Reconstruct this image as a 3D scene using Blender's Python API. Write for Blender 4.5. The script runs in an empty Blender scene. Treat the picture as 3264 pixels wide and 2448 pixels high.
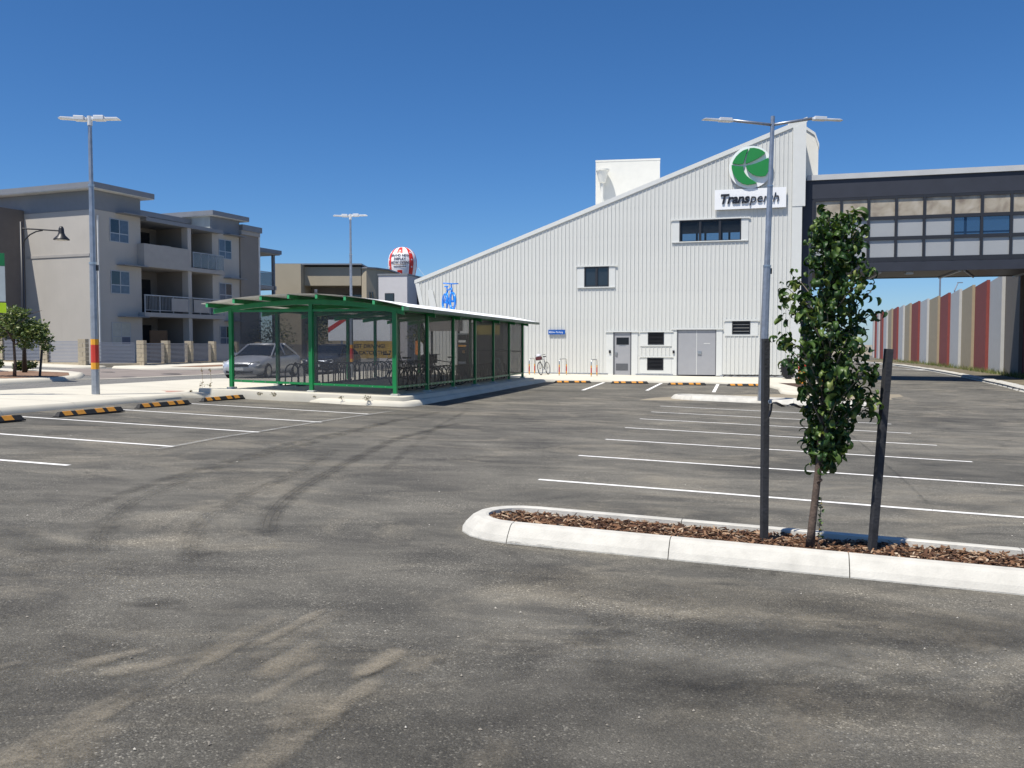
import bpy, bmesh, math, random
from mathutils import Vector, Matrix, geometry
R = math.radians
sc = bpy.context.scene
COL = sc.collection
random.seed(7)

# ------------------------------------------------------------------ camera, sky, sun, exposure
cam_d = bpy.data.cameras.new("camera"); cam = bpy.data.objects.new("camera", cam_d); COL.objects.link(cam)
cam.location = (0, 0, 1.56); cam.rotation_euler = (R(90 - 2.667), 0, 0)
cam_d.sensor_width = 36; cam_d.lens = 30.55; cam_d.clip_start = .05; cam_d.clip_end = 3000
sc.camera = cam
SUN_D = Vector((.324, .323, -1)).normalized()          # direction the light travels
SUN_EL = math.asin(-SUN_D.z)
SUN_AZ = math.atan2(-SUN_D.x, -SUN_D.y)                # compass bearing of the sun, from +Y towards +X
w = bpy.data.worlds.new("World"); sc.world = w; w.use_nodes = True
nt = w.node_tree; nt.nodes.clear()
sky = nt.nodes.new("ShaderNodeTexSky"); sky.sky_type = 'NISHITA'; sky.sun_disc = False
sky.sun_elevation = SUN_EL; sky.sun_rotation = SUN_AZ
sky.altitude = 0; sky.air_density = .8; sky.dust_density = .45; sky.ozone_density = 10
bg = nt.nodes.new("ShaderNodeBackground"); bg.inputs[1].default_value = .098
wo = nt.nodes.new("ShaderNodeOutputWorld")
hs = nt.nodes.new('ShaderNodeHueSaturation'); hs.inputs['Saturation'].default_value = 1.13     # the phone's vivid rendering of a clear sky
nt.links.new(sky.outputs[0], hs.inputs['Color']); nt.links.new(hs.outputs[0], bg.inputs[0]); nt.links.new(bg.outputs[0], wo.inputs[0])
sun_d = bpy.data.lights.new("sun", 'SUN'); sun_d.energy = 5.0; sun_d.angle = R(.53); sun_d.color = (1, .945, .86)
sun = bpy.data.objects.new("sun", sun_d); COL.objects.link(sun)
sun.rotation_euler = SUN_D.to_track_quat('-Z', 'Y').to_euler()
sc.view_settings.view_transform = 'Standard'; sc.view_settings.look = 'None'
sc.view_settings.exposure = .3; sc.view_settings.gamma = 1; sc.view_settings.use_curve_mapping = False
sc.cycles.max_bounces = 6; sc.cycles.transparent_max_bounces = 16
sc.cycles.use_denoising = True

# ------------------------------------------------------------------ helpers
def G(X, Y):                                            # level of the asphalt: falls to the right, dips away
    t = min(1, max(0, (Y - 26) / 10.)); Yb = Y if Y < 26 else 26 + 10 * (t - t * t / 2)
    Yb = max(Yb, -20)
    c = .03
    if X > 0:
        t = min(1, max(0, (Y - 22) / 18.)); t = t * t * (3 - 2 * t); c = .03 - .022 * t
    return -.006 * Yb - c * max(-26, min(X, 45))

class MB:
    def __init__(s): s.v = []; s.f = []
    def add(s, vs, fs):
        o = len(s.v); s.v += [tuple(p) for p in vs]; s.f += [tuple(i + o for i in q) for q in fs]; return s
    def box(s, x0, x1, y0, y1, z0, z1):
        return s.add([(x0,y0,z0),(x1,y0,z0),(x1,y1,z0),(x0,y1,z0),(x0,y0,z1),(x1,y0,z1),(x1,y1,z1),(x0,y1,z1)],
                     [(3,2,1,0),(4,5,6,7),(0,1,5,4),(1,2,6,5),(2,3,7,6),(3,0,4,7)])
    def prism(s, poly, a, b, plane='xz'):               # polygon extruded from a to b along the third axis
        n = len(poly)
        area = sum(poly[i][0]*poly[(i+1)%n][1]-poly[(i+1)%n][0]*poly[i][1] for i in range(n))
        if area < 0: poly = poly[::-1]
        P = {'xz': lambda p, t: (p[0], t, p[1]), 'xy': lambda p, t: (p[0], p[1], t), 'yz': lambda p, t: (t, p[0], p[1])}[plane]
        vs = [P(p, a) for p in poly] + [P(p, b) for p in poly]
        fs = [tuple(range(n))[::-1], tuple(range(n, 2*n))] + [(i, (i+1)%n, n+(i+1)%n, n+i) for i in range(n)]
        if plane == 'xz': fs = [q[::-1] for q in fs]
        if b < a: fs = [q[::-1] for q in fs]
        return s.add(vs, fs)
    def tube(s, pts, r, n=8, closed=False, cap=True):
        pts = [Vector(p) for p in pts]; m = len(pts)
        rs = r if isinstance(r, (list, tuple)) else [r] * m
        vs = []; up = None
        for i, p in enumerate(pts):
            if closed: d = pts[(i+1)%m] - pts[i-1]
            else: d = pts[min(i+1, m-1)] - pts[max(i-1, 0)]
            d = d.normalized() if d.length > 1e-9 else Vector((0,0,1))
            if up is None:
                up = Vector((0,0,1)) if abs(d.z) < .9 else Vector((1,0,0))
            x = (up - d * up.dot(d)); x = x.normalized() if x.length > 1e-6 else d.orthogonal().normalized()
            up = x; y = d.cross(x)
            for k in range(n):
                a = 2*math.pi*(k+.5)/n
                vs.append(p + (x*math.cos(a) + y*math.sin(a)) * rs[i])
        fs = []
        for i in range(m if closed else m-1):
            j = (i+1) % m
            for k in range(n):
                l = (k+1) % n
                fs.append((i*n+k, i*n+l, j*n+l, j*n+k))
        if cap and not closed:
            fs.append(tuple(range(n))[::-1]); fs.append(tuple((m-1)*n+k for k in range(n)))
        return s.add(vs, fs)
    def lathe(s, prof, n=24, c=(0,0), cap=True):
        vs = []; m = len(prof)
        for r_, z in prof:
            for k in range(n):
                a = 2*math.pi*k/n; vs.append((c[0]+r_*math.cos(a), c[1]+r_*math.sin(a), z))
        fs = [(i*n+k, i*n+(k+1)%n, (i+1)*n+(k+1)%n, (i+1)*n+k) for i in range(m-1) for k in range(n)]
        if cap: fs += [tuple(range(n))[::-1], tuple((m-1)*n+k for k in range(n))]
        return s.add(vs, fs)
    def mesh(s, name, mat=None, smooth=False, bevel=0):
        me = bpy.data.meshes.new(name); me.from_pydata(s.v, [], s.f); me.update()
        if bevel:
            bm = bmesh.new(); bm.from_mesh(me); bmesh.ops.remove_doubles(bm, verts=bm.verts, dist=1e-5)
            es = [e for e in bm.edges if len(e.link_faces) == 2 and e.calc_face_angle(0) > .6]
            bmesh.ops.bevel(bm, geom=es, offset=bevel, segments=2, profile=.6, affect='EDGES', clamp_overlap=True)
            bm.to_mesh(me); bm.free()
        if smooth:
            for p in me.polygons: p.use_smooth = True
        if mat: me.materials.append(mat)
        return me
    def build(s, name, mat, parent=None, smooth=False, bevel=0, loc=None, rot=None):
        return obj(name, s.mesh(name, mat, smooth, bevel), parent, loc, rot)

def obj(name, me, parent=None, loc=None, rot=None):
    o = bpy.data.objects.new(name, me); COL.objects.link(o)
    if parent: o.parent = parent
    if loc: o.location = loc
    if rot: o.rotation_euler = rot
    return o
def tag(o, label, cat, group=None):
    o['label'] = label; o['category'] = cat
    if group: o['group'] = group
    return o
def thing(name, label, cat, loc=(0,0,0), rz=0, group=None):
    o = bpy.data.objects.new(name, None); COL.objects.link(o)
    o.location = loc; o.rotation_euler = (0, 0, rz); o.empty_display_size = .2
    return tag(o, label, cat, group)
def struct(o): o['kind'] = 'structure'; return o
def stuff(o): o['kind'] = 'stuff'; return o
def part(name, mat, parent, *boxes, bevel=0):
    m = MB()
    for b in boxes: m.box(*b)
    return m.build(name, mat, parent, bevel=bevel)
def dup(root, loc, rot=None, label=None):
    r = root.copy(); COL.objects.link(r); r.location = loc
    if rot is not None: r.rotation_euler = rot
    if label: r['label'] = label
    for ch in list(root.children):
        c = ch.copy(); COL.objects.link(c); c.parent = r
        for g in ch.children:
            d = g.copy(); COL.objects.link(d); d.parent = c
    return r
def text_mesh(body, size, extrude=.0, shear=0, offset=0, align='LEFT', spacing=1):
    cu = bpy.data.curves.new("txt", 'FONT'); cu.body = body; cu.size = size; cu.extrude = extrude
    cu.shear = shear; cu.offset = offset; cu.align_x = align; cu.space_character = spacing; cu.resolution_u = 4
    o = bpy.data.objects.new("txt", cu); COL.objects.link(o)
    me = bpy.data.meshes.new_from_object(o.evaluated_get(bpy.context.evaluated_depsgraph_get()))
    bpy.data.objects.remove(o); bpy.data.curves.remove(cu)
    return me
def put_text(name, body, size, mat, parent, mtx, extrude=0, **k):   # text lies in local XY of mtx
    me = text_mesh(body, size, extrude, **k); me.transform(mtx); me.materials.clear(); me.materials.append(mat)
    return obj(name, me, parent)
def wallm(x, y, z): return Matrix.Translation((x, y, z)) @ Matrix.Rotation(R(90), 4, 'X')   # text upright, facing local -Y

# ------------------------------------------------------------------ materials
def nodes(name):
    m = bpy.data.materials.new(name); m.use_nodes = True
    n = m.node_tree; n.nodes.clear()
    out = n.nodes.new("ShaderNodeOutputMaterial"); return m, n, out
def N(n, t, **k):
    x = n.nodes.new(t)
    for a, b in k.items(): setattr(x, a, b)
    return x
def mixc(n, fac, a, b, mode='MIX'):
    x = n.nodes.new("ShaderNodeMix"); x.data_type = 'RGBA'; x.blend_type = mode
    for s, v in ((x.inputs[0], fac), (x.inputs[6], a), (x.inputs[7], b)):
        if hasattr(v, 'links') or isinstance(v, bpy.types.NodeSocket): n.links.new(v, s)
        elif isinstance(v, (int, float)): s.default_value = v
        else: s.default_value = (*v, 1) if len(v) == 3 else v
    return x.outputs[2]
def math_(n, op, a, b=None, c=None, clamp=False):
    x = n.nodes.new("ShaderNodeMath"); x.operation = op; x.use_clamp = clamp
    for i, v in enumerate((a, b, c)):
        if v is None: continue
        if isinstance(v, bpy.types.NodeSocket): n.links.new(v, x.inputs[i])
        else: x.inputs[i].default_value = v
    return x.outputs[0]
def noise(n, vec, scale, detail=4, rough=.55, dist=0):
    x = n.nodes.new("ShaderNodeTexNoise"); x.inputs['Scale'].default_value = scale; x.inputs['Detail'].default_value = detail
    x.inputs['Roughness'].default_value = rough; x.inputs['Distortion'].default_value = dist
    if vec: n.links.new(vec, x.inputs['Vector'])
    return x.outputs[0]
def ramp(n, fac, stops):
    x = n.nodes.new("ShaderNodeValToRGB"); e = x.color_ramp.elements
    while len(e) < len(stops): e.new(.5)
    for q, (p, c) in zip(e, stops):
        q.position = p; q.color = (c, c, c, 1) if isinstance(c, (int, float)) else (*c, 1)
    n.links.new(fac, x.inputs[0]); return x.outputs[0]
def M(name, col, rough=.6, metal=0, var=.1, scale=2.5, bump=0, bscale=80, spec=.5, rvar=0, streak=0):
    m, n, out = nodes(name)
    p = N(n, "ShaderNodeBsdfPrincipled"); n.links.new(p.outputs[0], out.inputs[0])
    tc = N(n, "ShaderNodeTexCoord").outputs['Object']
    f = noise(n, tc, scale, 5)
    lo = tuple(c*(1-var) for c in col); hi = tuple(min(1, c*(1+var)) for c in col)
    c = mixc(n, ramp(n, f, [(.3, 0), (.7, 1)]), lo, hi)
    if streak:
        mp = N(n, "ShaderNodeMapping"); mp.inputs['Scale'].default_value = (9, 9, .35); n.links.new(tc, mp.inputs[0])
        c = mixc(n, math_(n, 'MULTIPLY', ramp(n, noise(n, mp.outputs[0], 1, 4), [(.5, 0), (.75, 1)]), streak), c, tuple(x*.55 for x in col))
    n.links.new(c, p.inputs['Base Color'])
    p.inputs['Roughness'].default_value = rough; p.inputs['Metallic'].default_value = metal
    p.inputs['Specular IOR Level'].default_value = spec
    if rvar: n.links.new(math_(n, 'ADD', math_(n, 'MULTIPLY', noise(n, tc, scale*4), rvar), rough - rvar*.5), p.inputs['Roughness'])
    if bump:
        b = N(n, "ShaderNodeBump"); b.inputs['Strength'].default_value = min(1, bump); b.inputs['Distance'].default_value = .01
        n.links.new(noise(n, tc, bscale, 3), b.inputs['Height']); n.links.new(b.outputs[0], p.inputs['Normal'])
    return m
def rand_mat(name, stops, rough=.7, spec=.4, per='island', transl=0):
    m, n, out = nodes(name)
    p = N(n, "ShaderNodeBsdfPrincipled"); p.inputs['Roughness'].default_value = rough; p.inputs['Specular IOR Level'].default_value = spec
    src = N(n, "ShaderNodeNewGeometry").outputs['Random Per Island'] if per == 'island' else N(n, "ShaderNodeObjectInfo").outputs['Random']
    c = ramp(n, src, stops); n.links.new(c, p.inputs['Base Color'])
    if transl:
        t = N(n, "ShaderNodeBsdfTranslucent"); n.links.new(mixc(n, 1, c, (1, 1.1, .35), 'MULTIPLY'), t.inputs[0])
        mx = N(n, "ShaderNodeMixShader"); mx.inputs[0].default_value = transl
        n.links.new(p.outputs[0], mx.inputs[1]); n.links.new(t.outputs[0], mx.inputs[2]); n.links.new(mx.outputs[0], out.inputs[0])
    else: n.links.new(p.outputs[0], out.inputs[0])
    return m
def see_through(name, open_, col, rough=.5, metal=0, gloss=0):
    m, n, out = nodes(name)
    p = N(n, "ShaderNodeBsdfPrincipled"); p.inputs['Base Color'].default_value = (*col, 1); p.inputs['Roughness'].default_value = rough; p.inputs['Metallic'].default_value = metal
    t = N(n, "ShaderNodeBsdfTransparent"); mx = N(n, "ShaderNodeMixShader")
    f = noise(n, N(n, "ShaderNodeTexCoord").outputs['Object'], 1.3, 3)
    n.links.new(math_(n, 'ADD', math_(n, 'MULTIPLY', f, .06), open_ - .03), mx.inputs[0])
    n.links.new(p.outputs[0], mx.inputs[1]); n.links.new(t.outputs[0], mx.inputs[2]); n.links.new(mx.outputs[0], out.inputs[0])
    return m
def asphalt(name, dark, light, dust, ang, amount=1.):
    m, n, out = nodes(name)
    p = N(n, "ShaderNodeBsdfPrincipled"); n.links.new(p.outputs[0], out.inputs[0])
    tc = N(n, "ShaderNodeTexCoord").outputs['Object']
    mp = N(n, "ShaderNodeMapping"); mp.inputs['Rotation'].default_value = (0, 0, R(ang)); mp.inputs['Scale'].default_value = (.62, 1, 1); n.links.new(tc, mp.inputs[0])
    v = mp.outputs[0]
    big = ramp(n, noise(n, v, .33, 5, .6, .8), [(.36, 0), (.64, 1)])
    mid = ramp(n, noise(n, v, 1.5, 6, .64, .5), [(.36, 0), (.66, 1)])
    strk = N(n, "ShaderNodeMapping"); strk.inputs['Rotation'].default_value = (0, 0, R(ang+62)); strk.inputs['Scale'].default_value = (.22, 2.2, 1); n.links.new(tc, strk.inputs[0])
    st = ramp(n, noise(n, strk.outputs[0], 1.3, 5, .62), [(.42, 0), (.72, 1)])      # drag marks left by traffic
    f = math_(n, 'ADD', math_(n, 'MULTIPLY', big, .4), math_(n, 'ADD', math_(n, 'MULTIPLY', mid, .42), math_(n, 'MULTIPLY', st, .2)), clamp=True)
    c = mixc(n, f, dark, light)
    dn = ramp(n, noise(n, v, .62, 8, .72, 1.2), [(.5, 0), (.72, 1)])
    c = mixc(n, math_(n, 'MULTIPLY', dn, .62 * amount), c, dust)
    sl = ramp(n, noise(n, v, .8, 4, .6, 1.5), [(.62, 0), (.74, 1)])               # bituminous dark patches
    c = mixc(n, math_(n, 'MULTIPLY', sl, .78 * amount), c, tuple(x*.8 for x in dark))
    vo = N(n, "ShaderNodeTexVoronoi"); vo.inputs['Scale'].default_value = 120; n.links.new(tc, vo.inputs['Vector'])
    sp = N(n, "ShaderNodeSeparateColor"); n.links.new(vo.outputs['Color'], sp.inputs[0])
    stone = ramp(n, sp.outputs[0], [(.0, .6), (.45, .9), (.86, 1.08), (.945, 1.5), (1, 2.7)])
    fade = ramp(n, noise(n, tc, 1.1, 3), [(.36, .3), (.64, 1)])
    c2 = mixc(n, fade, (1, 1, 1), stone)
    c = mixc(n, 1, c, c2, 'MULTIPLY')
    fine = ramp(n, noise(n, tc, 170, 3, .7), [(.28, .55), (.5, .95), (.72, 1.5)])
    c = mixc(n, 1, c, fine, 'MULTIPLY')
    n.links.new(c, p.inputs['Base Color'])
    n.links.new(math_(n, 'ADD', math_(n, 'MULTIPLY', f, .15), .72), p.inputs['Roughness'])
    p.inputs['Specular IOR Level'].default_value = .22
    b = N(n, "ShaderNodeBump"); b.inputs['Strength'].default_value = .55; b.inputs['Distance'].default_value = .004
    h = math_(n, 'ADD', math_(n, 'MULTIPLY', vo.outputs['Distance'], -1.), math_(n, 'MULTIPLY', noise(n, tc, 30, 3), 1.2))
    n.links.new(h, b.inputs['Height']); n.links.new(b.outputs[0], p.inputs['Normal'])
    return m
def mark_mat(name, col, alpha, nscale=14, lo=.35, hi=.7, rough=.8):
    m, n, out = nodes(name)
    p = N(n, "ShaderNodeBsdfPrincipled"); p.inputs['Base Color'].default_value = (*col, 1); p.inputs['Roughness'].default_value = rough; p.inputs['Specular IOR Level'].default_value = .2
    t = N(n, "ShaderNodeBsdfTransparent"); mx = N(n, "ShaderNodeMixShader")
    grain = ramp(n, noise(n, N(n, 'ShaderNodeTexCoord').outputs['Object'], 95, 3, .7), [(.38, .35), (.6, 1)])
    at = N(n, "ShaderNodeAttribute"); at.attribute_name = 'cover'
    tc = N(n, "ShaderNodeTexCoord").outputs['Object']
    g = ramp(n, noise(n, tc, nscale, 7, .7), [(lo, 0), (hi, 1)])
    f = math_(n, 'SUBTRACT', math_(n, 'MULTIPLY', at.outputs['Fac'], 1.35), math_(n, 'MULTIPLY', g, .95), clamp=True)
    n.links.new(math_(n, 'MULTIPLY', math_(n, 'MULTIPLY', f, grain), alpha, clamp=True), mx.inputs[0])
    n.links.new(t.outputs[0], mx.inputs[1]); n.links.new(p.outputs[0], mx.inputs[2]); n.links.new(mx.outputs[0], out.inputs[0])
    return m

ASPH = asphalt('asphalt', (.055, .0525, .046), (.2, .188, .158), (.3, .268, .206), -17)
ROAD = asphalt('road_asphalt', (.15, .148, .142), (.2, .197, .187), (.26, .25, .22), -80, .5)
PAVE = M('brown_paving', (.215, .185, .165), .85, var=.14, scale=1.5, bump=.2, bscale=30)
SAND = M('sand', (.25, .215, .155), .95, var=.25, scale=.2)
CONC = M('pale_concrete', (.55, .52, .435), .85, var=.07, scale=1.2, bump=.15, bscale=45)
KERB = M('kerb_concrete', (.5, .485, .435), .85, var=.14, scale=4, bump=.35, bscale=60, streak=.2)
PAINT = M('line_paint', (.74, .73, .7), .75, var=.2, scale=14, bump=.3, bscale=120)
TYRE = mark_mat('tyre_rubber', (.03, .029, .028), .62, 3, .25, .7)
TYREN = mark_mat('tyre_groove', (.03, .03, .031), .35, 10, .3, .7)
DUST = mark_mat('dust', (.33, .29, .222), .55, 4.5, .25, .72)
NEARDARK = mark_mat('dark_tone', (.036, .035, .033), .55, .9, .3, .75)
CHALK = mark_mat('chalk', (.5, .5, .48), .6, 8, .25, .65)
TAR = mark_mat('tar', (.012, .012, .013), .9, 10, .2, .55)
WHITE = M('white_cladding', (.635, .64, .605), .42, var=.035, scale=.6, streak=.09)
WTRIM = M('white_trim', (.67, .68, .65), .4, var=.02)
CREAM = M('cream_render', (.72, .71, .65), .7, var=.03)
GALV = M('galvanised_steel', (.37, .39, .42), .42, .75, var=.14, scale=7, rvar=.2)
STEEL = M('brushed_steel', (.55, .55, .54), .3, .9, var=.08)
DARKF = M('charcoal_frame', (.022, .024, .03), .45, var=.1)
NAVY = M('navy_cladding', (.03, .034, .047), .55, var=.12, scale=1.2)
GREEN = M('green_paint', (.008, .2, .055), .42, var=.12, scale=5, bump=.06, bscale=60)
BLACK = M('black_rubber', (.018, .018, .018), .75, var=.25, scale=12, bump=.3, bscale=70)
YEL = M('amber_rubber', (.62, .27, .035), .7, var=.15, scale=16, bump=.2, bscale=70)
RED = M('red_band', (.5, .035, .02), .5, var=.08)
AMBER = M('amber_band', (.72, .33, .02), .5, var=.08)
GLASS = M('dark_glass', (.02, .024, .03), .06, var=.1, spec=.8)
BLACKP = M('black_plastic', (.012, .012, .014), .4, var=.1)
# ------------------------------------------------------------------ the ground
U17 = (math.cos(R(17)), -math.sin(R(17))); V17 = (math.sin(R(17)), math.cos(R(17)))
def left_edge(Y):                                       # hidden seam between car park and road, under the footpath
    return -15.2 + .19 * Y if Y < 33 else -8.93 + .14 * (Y - 33)
def frange(a, b, s):
    o = []
    while a < b - 1e-6: o.append(a); a += s
    return o + [b]
YS = frange(-14, 60, 1.5) + frange(62, 150, 4)
m = MB()
XS0 = [0, .02, .05, .08, .1, .13, .16, .2, .25, .3, .36, .42, .5, .6, .8, 1]
for Y in YS:
    L = left_edge(Y)
    for t in XS0: X = L + (62 - L) * t; m.v.append((X, Y, G(X, Y)))
k = len(XS0)
m.f = [(i*k+j, i*k+j+1, (i+1)*k+j+1, (i+1)*k+j) for i in range(len(YS)-1) for j in range(k-1)]
car_park = struct(m.build('car_park', ASPH))
m = MB(); XR = [0, 2, 4, 7, 11, 15, 20, 28, 40, 60]
for Y in YS:
    L = left_edge(Y)
    for t in XR: X = L - t; m.v.append((X, Y, G(X, Y)))
k = len(XR)
m.f = [(i*k+j, (i+1)*k+j, (i+1)*k+j+1, i*k+j+1) for i in range(len(YS)-1) for j in range(k-1)]
road = struct(m.build('road', ROAD))
m = MB(); gx = [-1500, -300, -120, -60, -40, -26, -15, 0, 20, 45, 62, 120, 300, 1500]; gy = [-600, -100, -30, -14, 10, 26, 36, 60, 150, 300, 700, 1800]
for Y in gy:
    for X in gx: m.v.append((X, Y, G(X, Y) - .06 - (.9 if abs(X) > 100 else 0)))
k = len(gx)
m.f = [(i*k+j, i*k+j+1, (i+1)*k+j+1, (i+1)*k+j) for i in range(len(gy)-1) for j in range(k-1)]
struct(m.build('ground', SAND))

def densify(P, step=1.0):
    o = []
    for i, a in enumerate(P):
        b = P[(i+1) % len(P)]; n = max(1, int(math.hypot(b[0]-a[0], b[1]-a[1]) / step))
        o += [(a[0]+(b[0]-a[0])*t/n, a[1]+(b[1]-a[1])*t/n) for t in range(n)]
    return o
def inset(P, d):
    n = len(P); o = []
    for i in range(n):
        a, b, c = Vector(P[i-1]), Vector(P[i]), Vector(P[(i+1) % n])
        e1 = (b-a).normalized(); e2 = (c-b).normalized()
        n1 = Vector((-e1.y, e1.x)); n2 = Vector((-e2.y, e2.x)); q = (n1+n2)
        q = q / max(.4, q.length_squared / 2) if q.length > 1e-6 else n1
        o.append(tuple(b + q * d))
    return o
def ccw(P):
    return P if sum(P[i-1][0]*P[i][1]-P[i][0]*P[i-1][1] for i in range(len(P))) > 0 else P[::-1]
def slab(name, P, mat, h=.13, bev=.1, dz=0, step=1.):
    """paving draped on the ground, with a sloping kerb edge"""
    P = densify(ccw(P), step); n = len(P); bm = bmesh.new()
    rings = [(P, -.05), (inset(P, bev*.2), h*.35), (inset(P, bev*.8), h*.93), (inset(P, bev*1.15), h)] if bev else [(P, h)]
    V = [[bm.verts.new((x, y, G(x, y) + dz + z)) for x, y in ring] for ring, z in rings]
    for a, b in zip(V, V[1:]):
        for i in range(n): f = bm.faces.new((a[i], a[(i+1) % n], b[(i+1) % n], b[i])); f.smooth = True
    top = [Vector((v.co.x, v.co.y)) for v in V[-1]]
    xs_, ys_ = [p.x for p in top], [p.y for p in top]; inner = []
    for gx_ in frange(min(xs_), max(xs_), 2.0)[1:-1]:
        for gy_ in frange(min(ys_), max(ys_), 2.0)[1:-1]: inner.append(Vector((gx_, gy_)))
    vs, _, fs, ov, _, _ = geometry.delaunay_2d_cdt(top + inner, [], [list(range(n))], 1, 1e-5)
    mp = {}
    for f in fs:
        for i in f:
            if i not in mp:
                o_ = [q for q in ov[i] if q < n]
                mp[i] = V[-1][o_[0]] if o_ else bm.verts.new((vs[i].x, vs[i].y, G(vs[i].x, vs[i].y) + dz + h))
        q = [mp[i] for i in f]
        if len(set(q)) == 3 and not bm.faces.get(q): bm.faces.new(q)
    me = bpy.data.meshes.new(name); bm.to_mesh(me); bm.free(); me.materials.append(mat)
    return struct(obj(name, me))
PATH = [(-16.0, 3), (-12.97, 22), (-12.34, 26), (-11.45, 31), (-10.9, 32.2), (-9.9, 32.9), (-9.3, 33.6), (-8.9, 35), (-7.5, 44.5), (-6.3, 52), (-3, 52), (-3.4, 49.3), (14.7, 44.3),
        (13.6, 38.5), (13.2, 33.2), (12.6, 32.0), (11.0, 31.9), (10.35, 32.3), (10.2, 33.0), (10.8, 35.3), (10.9, 37.6), (10.6, 38.8), (9.3, 39.5), (5.3, 39.95), (2.2, 40.35), (1.7, 40.1), (1.45, 39.3),
        (.1, 34.3), (-1.33, 27.96), (-2.35, 23.0), (-2.5, 22.3), (-2.85, 22.0), (-4.13, 22.2), (-6.5, 23.3), (-7.77, 23.6), (-8.25, 23.3), (-8.6, 22.6), (-9.48, 18.1), (-9.9, 16.2), (-13.2, 3)]
footpath = slab('footpath', PATH, CONC)
# saw cut joints across the footpath
for k in range(12):
    t = k * 2.0; y = 5 + t; xl, xr = -15.6 + .19*(y-5) + .3, -12.4 + .24 * (y-5) - .2
    MB().add([(xl, y+.45, G(xl, y)+.1335), (xl, y+.46, G(xl, y)+.1335), (xr, y-.39, G(xr, y)+.1345), (xr, y-.40, G(xr, y)+.1345)], [(3, 2, 1, 0)]).build('joint', BLACK, footpath)
# painted lines
def strip(name, pts, wd, mat, parent, dz=.004, step=.5, cover=None, parts=6):
    P = [Vector((x, y)) for x, y in pts]; Q = [P[0]]
    for a, b in zip(P, P[1:]):
        n = max(1, int((b-a).length / step)); Q += [a + (b-a)*t/n for t in range(1, n+1)]
    if len(P) > 2:                                      # smooth curved trails
        for _ in range(5): Q = [Q[0]] + [(Q[i-1]+Q[i]*2+Q[i+1])/4 for i in range(1, len(Q)-1)] + [Q[-1]]
    m = MB(); cov = []; prof = [-1, -.75, -.5, -.25, 0, .25, .5, .75, 1] if cover else [-1, 1]
    for i, q in enumerate(Q):
        d = (Q[min(i+1, len(Q)-1)] - Q[max(i-1, 0)]).normalized(); nrm = Vector((-d.y, d.x))
        fade = min(1, i / (len(Q)*.12), (len(Q)-1-i) / (len(Q)*.12)) if cover else 1
        for s_ in prof:
            x, y = q + nrm * s_ * wd/2; m.v.append((x, y, G(x, y) + dz)); cov.append(fade * (1-s_*s_)**1.2 if cover else 1)
    k = len(prof)
    m.f = [(i*k+j, i*k+j+1, (i+1)*k+j+1, (i+1)*k+j)[::-1] for i in range(len(Q)-1) for j in range(k-1)]
    o = m.build(name, mat, parent)
    if cover:
        a = o.data.attributes.new('cover', 'FLOAT', 'POINT')
        for i, c in enumerate(cov): a.data[i].value = c * cover
    return o
c0 = (.32, 10.36); du = (.951, -.309)
for k, L in enumerate([5.9, 5.85, 5.85, 5.85, 5.85, 5.85, 5.85]):
    a = (c0[0] + .672*k, c0[1] + 2.51*k); wob = .03 if k == 0 else 0
    strip('bay_line', [a, (a[0]+du[0]*L*.4, a[1]+du[1]*L*.4+wob), (a[0]+du[0]*L*.75, a[1]+du[1]*L*.75-wob), (a[0]+du[0]*L, a[1]+du[1]*L)], .095, PAINT, car_park)
for a, b in [((-10.2, 11.75), (-5.32, 10.37)), ((-9.8, 14.0), (-4.89, 12.49)), ((-9.35, 16.38), (-4.33, 14.83)), ((-8.95, 18.8), (-3.75, 17.07)), ((-8.45, 21.2), (-3.23, 19.42)), ((-10.7, 9.4), (-5.9, 8.0))]:
    strip('bay_line', [a, b], .095, PAINT, car_park)
for a, b in [((2.7, 33.14), (4.21, 39.7)), ((5.22, 33.6), (6.81, 39.5)), ((7.71, 33.17), (9.23, 38.9))]:
    strip('bay_line', [a, b], .13, PAINT, car_park)
m = MB()                                                # painted arrow on the driveway
for tri in ([(29.0, 70.5), (29.25, 70.5), (30.6, 65.6), (30.35, 65.6)], [(30.0, 66.2), (31.1, 66.2), (30.9, 63.8)]):
    m.add([(x, y, G(x, y)+.006) for x, y in tri], [tuple(range(len(tri)))[::-1]])
m.build('arrow_marking', PAINT, car_park)
# wear: tyre trails, dust, tar seam; plus darker areas near the camera
def trail(pts, wd=.2, cover=1., groove=True, dz=[.0055]):
    dz[0] += .00035
    strip('tyre_mark', pts, wd*1.5, TYRE, car_park, dz[0], .3, cover)
    if groove:
        for o_ in (-.055, 0, .055):
            dz[0] += .00012
            strip('tyre_mark', [(x+o_, y) for x, y in pts], .022, TYREN, car_park, dz[0], .3, cover)
trail([(-2.27, 18.9), (-3.02, 14.1), (-3.54, 11.2), (-3.66, 8.9), (-3.53, 7.57), (-3.26, 6.7), (-2.87, 5.96), (-2.46, 5.4), (-2.0, 4.95)], .3, .6)
trail([(-.89, 18.6), (-1.94, 14.4), (-2.2, 10.6), (-2.28, 8.6), (-2.14, 7.5), (-1.85, 6.57), (-1.54, 5.86)], .26, .75)
trail([(-2.56, 13.3), (-2.6, 9.8), (-2.75, 7.7), (-2.47, 6.5), (-2.18, 5.8), (-1.82, 5.2)], .28, .62)
trail([(-3.76, 6.3), (-3.91, 7.5), (-3.84, 9.5), (-3.46, 13), (-2.6, 17), (-1.4, 22)], .24, .65, False)
trail([(-1.05, 22), (-1.45, 17), (-1.55, 13), (-1.6, 10.6), (-1.52, 9.4)], .2, .6, False)
trail([(-2.9, 24), (-1.0, 21), (.6, 24), (1.6, 29)], .25, .4, False)
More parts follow.
